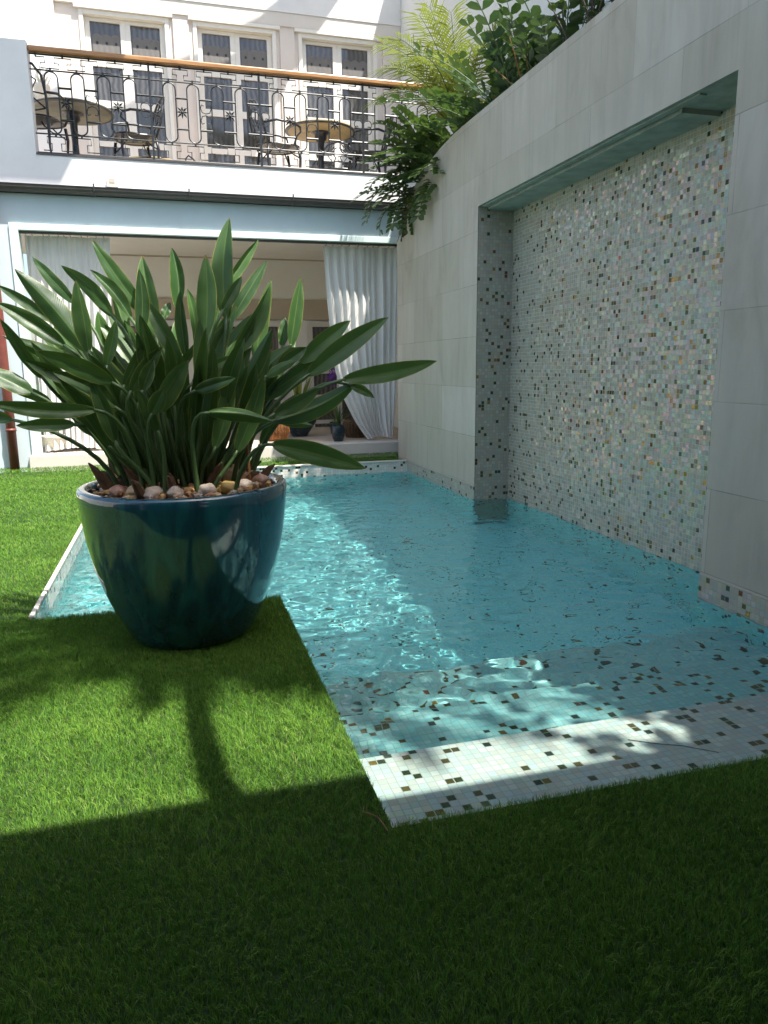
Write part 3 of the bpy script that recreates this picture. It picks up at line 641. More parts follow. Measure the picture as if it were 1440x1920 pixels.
def chair(x, y, rz, label):
    t_ = empty('terrace_chair', (x, y, ZT), label, 'chair', 'ornate metal chairs on the balcony', rz)
    q = MB(); n = 20; vs = [(0, 0, .405)]; 
    for i in range(n):
        a = 2*pi*i/n; c_, s_ = cos(a), sin(a); k = 1/((abs(c_)**3.2+abs(s_)**3.2)**(1/3.2)); vs.append((.225*c_*k, .225*s_*k, .43+.012*abs(s_)))
    q.add(vs, [(0, 1+i, 1+(i+1) % n) for i in range(n)]); m_ = len(vs)
    q.tube(vs[1:], .011, 6, closed=True); q.build('seat', M['castalu'], t_)
    for sx in (-1, 1):
        for sy in (-1, 1):
            q = MB(); q.tube([(sx*.19, sy*.18, .42), (sx*.20, sy*.20, .30), (sx*.19, sy*.19, .16), (sx*.215, sy*.225, .06), (sx*.25, sy*.25, .0)], [.017,.016,.012,.011,.015], 7)
            q.tube([(sx*.20, sy*.20, .30), (sx*.12, sy*.14, .36), (sx*.08, sy*.10, .41)], .008, 5); q.build('leg', M['castalu'], t_, smooth=True)
    q = MB(); fr_ = [(-.20, -.19, .43), (-.22, -.24, .60), (-.21, -.28, .78), (-.14, -.31, .88), (0, -.325, .92), (.14, -.31, .88), (.21, -.28, .78), (.22, -.24, .60), (.20, -.19, .43)]
    q.tube(fr_, .013, 7)
    for sx in (-1, 1):
        q.tube([(sx*.02, -.22, .47), (sx*.10, -.25, .58), (sx*.03, -.28, .70), (sx*.10, -.30, .80), (sx*.05, -.32, .89)], .008, 5)
        q.tube([(sx*.19, -.22, .50), (sx*.06, -.26, .62), (sx*.15, -.28, .74), (sx*.02, -.31, .84)], .008, 5)
    q.tube([(-.21, -.25, .62), (0, -.28, .66), (.21, -.25, .62)], .008, 5); q.tube([(-.2, -.21, .50), (0, -.23, .47), (.2, -.21, .50)], .008, 5)
    q.build('backrest', M['castalu'], t_, smooth=True)
    for sx in (-1, 1):
        q = MB(); q.tube([(sx*.22, -.24, .64), (sx*.27, -.10, .67), (sx*.27, .10, .66), (sx*.245, .19, .63), (sx*.23, .20, .58), (sx*.26, .14, .52), (sx*.22, .12, .43)], [.013,.014,.014,.013,.011,.011,.013], 7)
        q.build('armrest', M['castalu'], t_, smooth=True)
    return t_
chair(-.20, 9.42, R(105), 'black scrollwork chair at the right side of the large left balcony table')
chair(-1.15, 9.05, R(-20), 'black scrollwork chair half hidden behind the left end of the railing')
chair(1.42, 9.40, R(-80), 'black scrollwork chair at the left side of the tan balcony table')
chair(2.52, 9.45, R(85), 'black scrollwork chair at the right side of the tan balcony table by the plants')
chair(2.35, 10.35, R(165), 'black scrollwork chair behind the tan balcony table near the right door')
# small plant pots just inside the balcony edge seen as curls
for X, lab in ((.40, 'small black iron scroll ornament standing at the balcony edge under the middle door'),):
    q = MB(); q.tube([(X-.09, 8.86, ZT), (X-.08, 8.86, ZT+.12), (X-.05, 8.86, ZT+.155), (X, 8.86, ZT+.12), (X+.06, 8.86, ZT+.05), (X+.11, 8.86, ZT+.03), (X+.13, 8.86, ZT+.075), (X+.09, 8.86, ZT+.10), (X+.05, 8.86, ZT+.06), (X+.10, 8.86, ZT)], .009, 6)
    q.tube([(X-.09, 8.86, ZT+.006), (X+.1, 8.86, ZT+.006)], .008, 6)
    tag(q.build('iron_scroll', M['castalu'], smooth=True), lab, 'ornament')

# ================================================================== LEAF MESHES
class LB(MB):
    def __init__(s): super().__init__(); s.uv = []
    def addl(s, vs, fs, uv): s.add(vs, fs); s.uv += uv
    def buildl(s, name, mats, parent=None, smooth=True):
        o = s.build(name, mats, parent, smooth)
        at = o.data.attributes.new('luv', 'FLOAT_VECTOR', 'POINT')
        if len(s.uv) < len(s.v): s.uv += [(0.3, .5, .3)]*(len(s.v)-len(s.uv))
        at.data.foreach_set('vector', np.array(s.uv, dtype=np.float32).ravel()); return o
CAM = Vector((0, 0, 1.05))
def big_leaf(B, T, W, rr, curve=None):
    B, T = Vector(B), Vector(T); a = T-B; L_ = a.length; ax = a.normalized()
    view = (CAM-(B+T)/2).normalized(); s = ax.cross(view)
    s.normalize(); nrm = s.cross(ax).normalized()
    if nrm.dot(view) < 0: nrm = -nrm
    roll = rr.uniform(-.55, .55); s2 = s*cos(roll)+nrm*sin(roll); n2 = (-s*sin(roll)+nrm*cos(roll))
    hwm = W/2/max(.72, cos(roll))
    arc = (curve if curve is not None else rr.uniform(-.02, .05))*L_
    side = rr.uniform(-.05, .05)*L_
    fold = rr.uniform(.3, .95); curl = rr.uniform(-.1, .35); face = 1 if rr.random() < .8 else -1
    tw = rr.uniform(-.5, .5); NV, U = 22, [-1, -.7, -.35, -.06, .06, .35, .7, 1]
    rv = rr.random(); q = LB(); vs = []; uv = []
    up = Vector((0, 0, 1))
    drp = (up-ax*up.dot(ax))
    for j in range(NV+1):
        v = j/NV; pr = (v**.62*(1-v)**.82)/.605*1.16 if 0 < v < 1 else 0
        pr = min(1, pr); pr = max(pr, .035 if v < .5 else .012)
        c_ = B+a*v+drp*arc*sin(pi*v)+s*side*sin(pi*v)
        th = tw*(v-.5); ss = s2*cos(th)+n2*sin(th); nn = -s2*sin(th)+n2*cos(th)
        for u in U:
            h = hwm*pr; z_ = face*(fold*abs(u)*h-curl*h*abs(u)**3)+.0014*sin(v*19+u*3+rv*9)*abs(u)
            vs.append(c_+ss*(u*h)+nn*z_); uv.append((u, v, rv))
    k = len(U); q.addl(vs, [(j*k+i, j*k+i+1, (j+1)*k+i+1, (j+1)*k+i) for j in range(NV) for i in range(k-1)], uv)
    return q
# ================================================================== POTTED BIRD OF PARADISE PLANT
PX, PY = .03, 3.01
pot = MB()
pp = [(0,.0),(.222,.0),(.240,.010),(.262,.045),(.296,.12),(.333,.21),(.362,.31),(.384,.42),(.396,.52),(.402,.575),(.404,.604),(.400,.618),(.392,.624),(.372,.624),(.362,.618),(.358,.600),(.358,.55),(.35,.45)]
pot.lathe([(r, z-.02) for r, z in pp], PX, PY, 96)
PO = pot.build('plant_pot', M['glaze'], smooth=True); tag(PO, 'large glossy teal blue glazed pot standing on the grass corner by the pool', 'pot')
s_ = MB(); s_.lathe([(0,.585),(.2,.583),(.357,.572)], PX, PY, 40); s_.build('soil', M['soil'], PO)

SP = empty('bird_of_paradise_plant', (PX, PY, .55), 'large bird of paradise plant with many long green leaves in the teal pot', 'plant')
def sp(o): o.matrix_parent_inverse = Matrix.Translation((-PX, -PY, -.55)); return o
rr = random.Random(21)
extra = []
for i in range(15):   # leaves on the far side of the clump
    az = rr.uniform(.05*pi, .95*pi) if i < 17 else rr.uniform(0, 2*pi); el = rr.uniform(.75, 1.35); l0 = rr.uniform(.34, .52); l1 = rr.uniform(.28, .40)
    d = Vector((cos(az)*cos(el), sin(az)*cos(el)*.8, sin(el))); b0 = Vector((PX, PY, .58))+d*l0; d2 = (d+Vector((cos(az)*.2, sin(az)*.1, -.15))).normalized(); t0 = b0+d2*l1
    extra.append((*b0, *t0, rr.uniform(.07, .10)))
for i in range(12):   # shorter leaves low in the clump
    x = PX+rr.uniform(-.28, .26); y = PY+rr.uniform(-.24, .05); z = rr.uniform(.72, .88); h = rr.uniform(.22, .32)
    extra.append((x, y, z, x+(x-PX)*.45+rr.uniform(-.05, .05), y+rr.uniform(-.08, .03), z+h, rr.uniform(.062, .08)))
for i, L6 in enumerate(LEAVES+extra):
    B = Vector(L6[:3]); T = Vector(L6[3:6])
    q = big_leaf(B, T, L6[6]*1.2, rr); lf = sp(q.buildl('leaf', M['strel'], SP))
    x0 = PX+max(-.25, min(.25, (B.x-PX)*.45+rr.uniform(-.04, .04))); y0 = PY+max(-.24, min(.2, (B.y-PY)*.6+rr.uniform(-.10, .10)))
    P0 = Vector((x0, y0, .545)); P3 = B+(T-B)*.04; dd = (P3-P0).length; ta = (T-B).normalized()
    out = Vector(((P3.x-P0.x)*.35, (P3.y-P0.y)*.35, 1)).normalized()
    P1 = P0+out*dd*.42; P2 = P3-ta*dd*.28
    pts = [P0*(1-t)**3+P1*3*t*(1-t)**2+P2*3*t*t*(1-t)+P3*t**3 for t in [k/9 for k in range(10)]]
    m = MB(); m.tube(pts, [.0105-.0005*k for k in range(10)], 7); st_ = m.build('stalk', M['stalk'], lf, smooth=True)
rl = LB(); rs_ = MB(); r5 = random.Random(88)
for i in range(46):   # the crowded young leaves and stalks in the middle and back of the clump
    az = r5.uniform(0, 2*pi); rad = r5.uniform(.03, .22); x, y = PX+rad*cos(az), PY+.04+rad*sin(az)*.8; h0 = r5.uniform(.12, .42); hl = r5.uniform(.22, .36)
    d = Vector((cos(az)*r5.uniform(.1, .75), sin(az)*r5.uniform(.1, .6), 1)).normalized(); B = Vector((x, y, .58))+d*h0; T = B+(d+Vector((cos(az)*.12, sin(az)*.1, 0))).normalized()*hl
    q = big_leaf(B, T, r5.uniform(.06, .10), r5); rl.addl(q.v, q.f, q.uv); rs_.tube([(x, y, .56), Vector((x, y, .57)).lerp(B, .5)+Vector((cos(az)*.008, 0, 0)), B], [.010, .008, .006], 6)
o = sp(rl.buildl('inner_leaves', M['strel'], SP)); o['kind'] = 'stuff'
o = sp(rs_.build('inner_stalks', M['stalk'], SP, smooth=True)); o['kind'] = 'stuff'
# dry sheaths round the base
for i in range(34):
    az = rr.uniform(0, 2*pi); rd = rr.uniform(.10, .27); x = PX+rd*cos(az); y = PY+rd*sin(az)*.9-.02
    tilt = Vector((cos(az)*rr.uniform(.3, 1.1), sin(az)*.6, rr.uniform(.5, 1.2))).normalized(); h = rr.uniform(.09, .17)
    m = MB(); p0 = Vector((x, y, .575))
    m.tube([p0, p0+tilt*h*.4, p0+tilt*h*.75+Vector((0,0,.006)), p0+tilt*h], [.017, .02, .013, .003], 7); sp(m.build('dry_sheath', M['sheath'], SP))
m = MB(); m.tube([(.275,2.86,.56),(.272,2.86,.66),(.270,2.86,.78),(.268,2.86,.86)], [.008,.007,.006,.006], 7); sp(m.build('dead_stem', M['brownstem'], SP, smooth=True))
M['bract'] = paint('orange_bract', (.62,.25,.04), .45, .25)
m = MB()
for k in range(4): m.tube([(.195+.01*k, 2.96, .92+.005*k), (.20+.012*k, 2.955, .97), (.215+.016*k, 2.95, 1.00-.008*k)], [.003,.005,.001], 6)
sp(m.build('flower_bract', M['bract'], SP, smooth=True))

# stones in the pot
def stone_mat(name, a, b, sc_=9):
    t = NT(name); p = t.co(); n = t.noise(p, sc_*4, 5, .6, .5)
    return t.done(t.bsdf(Base_Color=t.mix(t.mr(n, .35, .65), a, b), Roughness=.5).outputs[0])
SM = {'white': stone_mat('white_pebble', (.38,.29,.22), (.58,.51,.43)), 'tan': stone_mat('tan_stone', (.33,.23,.13), (.47,.35,.20)), 'yellow': stone_mat('yellow_pebble', (.46,.30,.08), (.55,.40,.16)),
      'red': stone_mat('red_white_pebble', (.36,.15,.09), (.56,.42,.33), 5), 'brown': stone_mat('brown_stone', (.22,.11,.06), (.34,.19,.10)), 'grey': stone_mat('grey_pebble', (.33,.28,.23), (.46,.40,.34)), 'ochre': stone_mat('orange_pebble', (.46,.25,.08), (.52,.32,.13))}
def pebble(x, y, z, a, b, c, mat, seed, name='pebble'):
    bm = bmesh.new(); bmesh.ops.create_icosphere(bm, subdivisions=3, radius=1)
    for v in bm.verts:
        n_ = noise.noise(v.co*1.3+Vector((seed*3.1, seed, 0))); v.co *= 1+.28*n_
        v.co.x *= a; v.co.y *= b; v.co.z *= c
    me = bpy.data.meshes.new(name); bm.to_mesh(me); bm.free(); me.materials.append(SM[mat])
    for p in me.polygons: p.use_smooth = True
    o = bpy.data.objects.new(name, me); col.objects.link(o); o.location = (x, y, z); o.rotation_euler = (0, 0, seed*1.7); return o
PB = [(-.255,2.955,.026,'brown','reddish brown stone at the left rim of the pot'), (-.205,2.86,.034,'red','flat rusty stone lying at the front left of the pot'), (-.150,2.82,.036,'tan','angular tan stone at the front left of the pot'),
      (-.085,2.765,.036,'white','left one of the two round white pebbles at the front rim'), (-.008,2.745,.033,'white','right one of the two round white pebbles at the front rim'), (.045,2.80,.024,'ochre','small orange pebble behind the white front pebbles'),
      (.108,2.755,.036,'white','large oval white pebble right of the front centre of the pot'), (.155,2.82,.020,'yellow','tiny yellow pebble tucked between two white pebbles'), (.188,2.815,.034,'yellow','smooth yellow pebble near the right front rim'),
      (.250,2.865,.035,'white','white pebble beside the red striped one at the right rim'), (.312,2.945,.040,'red','red and white striped pebble at the right rim of the pot'), (.205,3.02,.070,'tan','largest flat tan stone lying at the right back of the pot'),
      (-.045,2.84,.022,'grey','small greyish pebble behind the left white front pebble'), (.06,2.86,.026,'brown','brown stone at the middle foot of the stalks'), (-.12,2.90,.026,'ochre','orange stone at the left foot of the stalks'), (.30,3.06,.030,'white','pale pebble at the far right rim beside the brown stem')]
for i, (x, y, r, m_, lab) in enumerate(PB):
    r *= .98; o = pebble(x, y, .592+r*.35, r*1.05, r*.9, r*.78, m_, i+1, 'stone' if 'stone' in lab else 'pebble'); tag(o, lab, 'stone', 'stones around the plant in the pot')
m = MB(); rg = random.Random(4)
bm = bmesh.new(); bmesh.ops.create_icosphere(bm, subdivisions=1, radius=1); ico = ([v.co.copy() for v in bm.verts], [[v.index for v in f.verts] for f in bm.faces]); bm.free()
for i in range(520):
    a = rg.uniform(0, 2*pi); r0 = .345*math.sqrt(rg.random()); s0 = rg.uniform(.005, .017); sx, sy, sz = (s0*rg.uniform(.7, 1.3) for _ in range(3)); rz = rg.uniform(0, 3)
    x, y, z = PX+r0*cos(a), PY+r0*sin(a), .585+s0*.3+rg.uniform(0, .012); m.m = rg.choice([0,0,1,2,3])
    m.add([(x+(v.x*cos(rz)-v.y*sin(rz))*sx, y+(v.x*sin(rz)+v.y*cos(rz))*sy, z+v.z*sz*.8) for v in ico[0]], ico[1])
tag(m.build('gravel', [SM['brown'], SM['tan'], SM['grey'], SM['ochre']]), 'small brown and tan gravel covering the soil in the teal pot', 'gravel', kind='stuff')

# ================================================================== VERANDA OBJECTS
M['navy'] = paint('navy_pot', (.012,.03,.045), .3, .3)
M['bowlgrey'] = paint('pale_bowl', (.55,.55,.52), .4, .06)
M['darkbowl'] = paint('dark_teal_bowl', (.02,.045,.055), .25, .2)
M['wicker'] = plaster('orange_wicker', (.36,.15,.045), .25, .7, 25)
M['wickerd'] = plaster('brown_wicker', (.16,.09,.045), .25, .8, 25)
M['violet'] = paint('violet_petal', (.20,.035,.34), .6, .2)
def spiky(x, y, z, n, h, w, mat, rr, spread=.5, name='foliage', parent=None, droop=.3):
    q = LB()
    for i in range(n):
        az = rr.uniform(0, 2*pi); tl = rr.uniform(.05, 1)*spread; L_ = h*rr.uniform(.7, 1.1); pts = []
        for k in range(6):
            t = k/5; e_ = tl*(1+droop*t*2); pts.append(Vector((x+cos(az)*sin(e_)*L_*t, y+sin(az)*sin(e_)*L_*t, z+cos(e_)*L_*t)))
        s = Vector((-sin(az), cos(az), 0)); vs = []; uv = []; rv = rr.random()
        for k, p in enumerate(pts):
            ww = w*(.5+.5*sin(pi*min(1, k/5+.25)))*(1 if k < 5 else .05)
            vs += [p-s*ww, p+Vector((0, 0, -ww*.4)), p+s*ww]; uv += [(-1, k/5*.9, rv), (0.2, k/5*.9, rv), (1, k/5*.9, rv)]
        q.addl(vs, [(3*k+j, 3*k+j+1, 3*k+j+4, 3*k+j+3) for k in range(5) for j in (0, 1)], uv)
    return q.buildl(name, mat, parent)
rv_ = random.Random(9)
def potted(x, y, z, prof, potmat, label, cat='potted plant', name='potted_plant'):
    e_ = empty(name, (x, y, z), label, cat); q = MB(); q.lathe(prof, n=28); q.build('pot', M[potmat], e_, smooth=True); 
    s__ = MB(); rm = prof[-1][0]; s__.lathe([(0, prof[-1][1]-.01), (rm, prof[-1][1]-.012)], n=20); s__.build('soil', M['soil'], e_); return e_
P1_ = potted(1.95, 8.86, .152, [(0,0),(.055,0),(.075,.05),(.085,.12),(.078,.19),(.072,.20),(.06,.195)], 'navy', 'spiky green plant in a small navy pot on the veranda step')
spiky(0, 0, .19, 60, .30, .006, M['zamia'], rv_, 1.05, parent=P1_)
P2_ = potted(1.62, 9.75, .15, [(0,0),(.10,0),(.15,.08),(.22,.18),(.25,.26),(.26,.30),(.24,.30),(.22,.26)], 'darkbowl', 'yellow striped snake plant in a wide dark bowl behind the big plant')
spiky(0, 0, .26, 34, .62, .017, M['croton'], rv_, .38, parent=P2_, droop=.1)
P3_ = potted(2.14, 9.9, .15, [(0,0),(.06,0),(.07,.1),(.08,.16),(.07,.16)], 'navy', 'purple orchid beside the right curtain edge on the veranda', name='orchid')
q = MB(); q.tube([(0,0,.15),(.01,0,.45),(-.01,0,.72),(.02,-.03,.82)], .005, 5); q.build('stem', M['stalk'], P3_)
q = MB()
for k in range(16):
    a = rv_.uniform(0, 6.28); cx_, cz_ = rv_.uniform(-.08, .08), rv_.uniform(.68, .86); cy_ = rv_.uniform(-.06, .06)
    for j in range(5):
        b_ = a+j*1.257; q.add([(cx_, cy_, cz_), (cx_+.03*cos(b_-.35), cy_-.008, cz_+.03*sin(b_-.35)), (cx_+.038*cos(b_), cy_-.012, cz_+.038*sin(b_)), (cx_+.03*cos(b_+.35), cy_-.008, cz_+.03*sin(b_+.35))], [(0,1,2,3)])
q.build('blossom', M['violet'], P3_)
def basket(x, y, z, r, h, mat, label, squash=1.):
    e_ = empty('wicker_basket', (x, y, z), label, 'basket'); q = MB(); n = 26
    for k in range(n):
        a = 2*pi*k/n; q.tube([(r*.75*cos(a), r*.75*sin(a), 0), (r*1.03*cos(a), r*1.03*sin(a), h*.45), (r*.9*cos(a), r*.9*sin(a), h)], .006, 5)
    for i in range(14):
        zz = h*(i+.5)/14; t = zz/h; rr0 = r*(.75+.62*t-.47*t*t)
        q.tube([((rr0+.006*(1 if j % 2 else -1))*cos(2*pi*j/(2*n)), (rr0+.006*(1 if j % 2 else -1))*sin(2*pi*j/(2*n)), zz) for j in range(2*n)], h/34, 5, closed=True)
    q.lathe([(0,.01),(r*.74,.012)], n=20); q.build('weave', M[mat], e_)
    q = MB(); q.tube([(r*.9*cos(a), r*.9*sin(a), h) for a in np.linspace(0, 2*pi, 24, endpoint=False)], .012, 6, closed=True); q.build('rim', M[mat], e_); return e_
basket(1.25, 9.3, .148, .16, .24, 'wicker', 'orange wicker basket on the veranda behind the pot rim')
basket(2.30, 9.35, .148, .17, .22, 'wickerd', 'brown wicker basket beside the right curtain behind the navy pot')
basket(-1.0, 9.25, .148, .20, .26, 'wickerd', 'dark brown wicker basket at the left of the veranda beside the white bowl')
e_ = empty('planter_bowl', (-1.27, 8.93, .15), 'shallow cream bowl on the left end of the veranda step', 'bowl')
q = MB(); q.lathe([(0,0),(.06,0),(.09,.03),(.15,.09),(.185,.16),(.20,.20),(.185,.20),(.17,.16)], n=32); q.build('bowl', M['step'], e_, smooth=True)
q = MB(); q.lathe([(0,.175),(.18,.175)], n=24); q.build('soil', M['soil'], e_)
e2 = spiky(-1.27, 8.93, .32, 30, .30, .02, M['croton'], rv_, .9, 'striped_plant'); tag(e2, 'yellow green striped plant growing in the cream bowl at the left', 'plant')

# drain fitting, thin cord and curled twig
q = MB(); q.lathe([(0,.001),(.009,.001),(.013,.004),(.016,.003),(.018,0)], 1.26, 1.79, 20); o = q.build('pool_inlet', M['frame'], smooth=True); o.location = (0, 0, -.134); tag(o, 'small round white pool fitting set in the sunlit tiled step', 'pool fitting')
q = MB(); q.tube([(1.33, 1.86, -.131), (1.40, 1.81, -.129), (1.47, 1.775, -.130), (1.55, 1.71, -.131)], .0016, 5); tag(q.build('cord', M['iron']), 'thin dark cord lying across the pale tiled step', 'cord')
q = MB(); q.tube([(.385,1.56,.004),(.378,1.535,.008),(.392,1.512,.012),(.405,1.50,.010),(.412,1.475,.006),(.415,1.45,.006)], [.001,.0015,.0018,.0018,.0015,.001], 5); tag(q.build('twig', M['brownstem']), 'small curled brown twig on the grass at the corner of the steps', 'twig')

# ================================================================== PLANTS ON THE WALL
def frond(q, o, az, el, L_, droop, n, ll, lw, rr, vee=.35, skip=.15, shape=0, rr_=.006, stalk=None):
    o = Vector(o); pts = []; p = o.copy(); K = 12; e_ = el
    for k in range(K+1):
        pts.append(p.copy()); e_ -= droop/K*(.6+k/K*.8); p = p+Vector((cos(az)*cos(e_), sin(az)*cos(e_), sin(e_)))*(L_/K)
    (stalk or q).tube(pts, [rr_*(1-.75*k/K) for k in range(K+1)], 5, cap=False)
    if stalk is None: q.uv += [(.3, .5, .3)]*(len(q.v)-len(q.uv))
    side = Vector((-sin(az), cos(az), 0))
    for i in range(n):
        t = skip+(1-skip)*(i+.5)/n; f = t*K; k = min(K-1, int(f)); c = pts[k].lerp(pts[k+1], f-k); tan_ = (pts[k+1]-pts[k]).normalized(); up = side.cross(tan_).normalized()*-1
        if up.z < 0: up = -up
        l = ll*(1-.35*abs(2*t-1)**1.5)*rr.uniform(.85, 1.12)
        for s in (-1, 1):
            fw = rr.uniform(.35, .6)+(.5*t if shape else .25*t); d = (side*s*1+tan_*fw+up*vee*rr.uniform(.5, 1.4)).normalized(); w_ = d.cross(up).normalized()*(lw/2)*s
            nn = up*lw*.12; dr = Vector((0, 0, -l*rr.uniform(.05, .2)*(2 if shape else 1))); rv = rr.random()
            a = c; m1 = c+d*l*.35; m2 = c+d*l*.72+dr*.5; e = c+d*l+dr
            if shape == 0: vs = [a, m1+w_+nn, m2+w_*1.02+nn, e, m2-w_*1.02+nn, m1-w_+nn, m1, m2]
            else: vs = [a, m1+w_+nn, m2+w_*.6+nn, e, m2-w_*.6+nn, m1-w_+nn, m1, m2]
            q.addl(vs, [(0,1,6), (1,2,7,6), (2,3,7), (3,4,7), (4,5,6,7), (5,0,6)], [(0,0,rv),(1,.35,rv),(1,.7,rv),(0,.9,rv),(-1,.7,rv),(-1,.35,rv),(0,.35,rv),(0,.7,rv)])
    return pts
def fplant(name, o, spec, mat, label, seed, n=12, ll=.10, lw=.04, vee=.35, shape=0, group=None, cat='plant', stm='stalk'):
    rr = random.Random(seed); e_ = empty(name, (0, 0, 0), label, cat, group); e_.location = o
    q = LB(); s = MB()
    for az, el, L_, dr in spec: frond(q, (0,0,0), R(az), R(el), L_*rr.uniform(.92, 1.08), R(dr), n, ll, lw, rr, vee, shape=shape, stalk=s, rr_=.009)
    q.buildl('fronds', mat, e_, smooth=(shape == 0)); s.build('stems', M[stm], e_, smooth=True); return e_
def ring(n, el0, el1, L0, L1, d0, d1, seed, a0=0, a1=360):
    r = random.Random(seed); return [(a0+(a1-a0)*(i+r.random()*.7)/n, r.uniform(el0, el1), r.uniform(L0, L1), r.uniform(d0, d1)) for i in range(n)]
ZL = dict(n=13, ll=.145, lw=.056)
fplant('cardboard_palm', (2.86, 7.55, 2.80), [(185,38,.95,60),(200,20,.90,75),(215,50,.85,50),(238,62,.75,45),(170,60,.8,40),(260,40,.7,70),(225,8,.85,80),(190,72,.7,30),(150,50,.7,50)], M['zamia'], 'light green cardboard palm spilling furthest left over the end of the stone wall', 31, **ZL)
fplant('cardboard_palm', (2.93, 7.0, 2.84), [(180,60,.85,60),(205,70,.9,50),(150,62,.8,50),(240,45,.75,60),(270,65,.8,50),(100,60,.7,60),(190,30,.75,80),(225,80,.95,30),(30,60,.6,50)], M['zamia'], 'tall cardboard palm in the middle of the planting behind the wooden handrail end', 32, **ZL)
fplant('cardboard_palm', (2.98, 6.35, 2.84), ring(13, 45, 80, .7, .95, 30, 70, 5), M['zamia'], 'cardboard palm with upright fronds right of the areca palm', 33, **ZL)
fplant('cardboard_palm', (2.62, 7.92, 2.80), [(215,-20,.55,50),(235,-5,.62,90),(255,-30,.5,50),(200,10,.75,80),(180,0,.6,95),(195,35,.75,120),(210,45,.8,110),(185,25,.7,70),(228,15,.7,110),(245,30,.55,100),(275,-25,.45,40)], M['zamia'], 'lowest cardboard palm, its fronds hanging down in front of the white parapet', 34, n=11, ll=.10, lw=.040)
fplant('areca_palm', (3.0, 7.6, 3.30), [(195,70,1.15,85),(180,78,1.15,70),(215,80,1.2,55),(240,82,1.1,45),(188,62,1.1,95),(205,86,1.3,35),(260,74,1.0,60),(225,72,1.1,85),(290,78,1.0,50),(150,78,1.0,60),(202,76,1.25,70)], M['areca'], 'yellow green areca palm with thin feathery fronds above the handrail', 41, n=40, ll=.34, lw=.015, vee=.1, shape=1)
fplant('leafy_shrub', (3.02, 6.1, 2.84), ring(24, 40, 86, .8, 1.5, 20, 60, 12), M['bush'], 'dark green shrub with broad glossy leaflets above the middle of the wall', 51, n=10, ll=.17, lw=.062)
fplant('leafy_shrub', (3.05, 5.55, 2.84), ring(18, 50, 85, .8, 1.3, 15, 60, 13), M['bush'], 'dark green shrub at the right with gaps of white wall behind it', 52, n=9, ll=.14, lw=.06)
def oval_bush(name, o, n, hgt, spread, mat, label, seed, ll=.10, lw=.05, stem='iron'):
    rr = random.Random(seed); e_ = empty(name, (0,0,0), label, 'plant'); e_.location = o; q = LB(); s = MB()
    for i in range(n):
        az = rr.uniform(0, 2*pi); tl = rr.uniform(.0, spread); L_ = hgt*rr.uniform(.6, 1.05); p0 = Vector((rr.uniform(-.15,.15), rr.uniform(-.4,.4), 0)); pts = [p0+Vector((cos(az)*sin(tl*(.5+t))*L_*t, sin(az)*sin(tl*(.5+t))*L_*t, L_*t*cos(tl*.8))) for t in (0,.25,.5,.75,1.)]
        s.tube(pts, [.010,.009,.007,.005,.003], 5)
        for k in range(11):
            t = rr.uniform(.3, 1.); f = t*4; a = min(3, int(f)); c = pts[a].lerp(pts[a+1], f-a); d = Vector((rr.uniform(-1,1), rr.uniform(-1,1), rr.uniform(-.3,.8))).normalized(); up = Vector((rr.uniform(-.3,.3), rr.uniform(-.3,.3), 1)); w = d.cross(up).normalized()*lw/2; l = ll*rr.uniform(.7,1.2); rv = rr.random()
            q.addl([c, c+d*l*.3+w, c+d*l*.7+w*.8, c+d*l-Vector((0,0,l*.12)), c+d*l*.7-w*.8, c+d*l*.3-w, c+d*l*.4-up*lw*.12], [(0,1,6),(1,2,6),(2,3,6),(3,4,6),(4,5,6),(5,0,6)], [(0,0,rv),(1,.3,rv),(1,.7,rv),(0,.9,rv),(-1,.7,rv),(-1,.3,rv),(0,.5,rv)])
    q.buildl('foliage', mat, e_); s.build('stems', M[stem], e_, smooth=True); return e_
oval_bush_late = 1
M['darkstem'] = paint('dark_twig', (.06,.045,.035), .7, .3)
oval_bush('oval_leaf_bush', (3.0, 4.95, 2.84), 15, 1.15, .55, M['bush'], 'open dark stemmed bush with oval leaves, rightmost plant above the wall', 61, .10, .055, 'darkstem')
oval_bush('oval_leaf_bush', (2.95, 5.75, 2.84), 11, .62, .7, M['zamia'], 'low bush with small light leaves just above the wall edge', 62, .065, .028, 'brownstem')
oval_bush('oval_leaf_bush', (2.88, 6.75, 2.86), 12, .5, .8, M['areca'], 'small pale yellow leaved bush at the wall edge among the cardboard palms', 63, .08, .022, 'brownstem')
oval_bush('oval_leaf_bush', (2.9, .25, 2.84), 26, 1.9, .35, M['bush'], 'tall bush above the near end of the wall dappling the tiled step with shade', 64, .12, .07, 'darkstem')
oval_bush('oval_leaf_bush', (2.95, 1.1, 2.84), 20, 1.3, .4, M['bush'], 'bush growing on the wall just outside the right edge of the view', 65, .12, .07, 'darkstem')
fplant('cardboard_palm', (2.78, 7.25, 2.84), [(180,15,.75,60),(200,35,.8,70),(220,0,.6,60),(240,20,.6,60),(160,30,.7,60),(195,55,.6,50),(250,50,.6,60),(175,-10,.5,60)], M['zamia'], 'small cardboard palm leaning over the wall edge below the handrail end', 35, **ZL)
fplant('cardboard_palm', (2.74, 7.62, 2.95), [(180,30,.8,50),(195,45,.85,60),(205,12,.8,50),(215,60,.8,45),(230,35,.75,60),(185,5,.8,60),(170,50,.75,50),(245,55,.7,50),(200,-5,.7,45),(210,28,.95,55),(190,62,.75,60)], M['zamia'], 'dense cardboard palm covering the right end of the balcony railing', 36, **ZL)
fplant('dry_fern', (2.70, 7.70, 2.82), [(205,20,.36,110),(225,5,.34,100),(190,35,.36,120),(250,15,.30,100),(215,-15,.3,60),(170,20,.3,90)], M['dryleaf'], 'dry orange brown fern hanging over the curved end of the wall', 71, n=13, ll=.05, lw=.014, stm='brownstem')
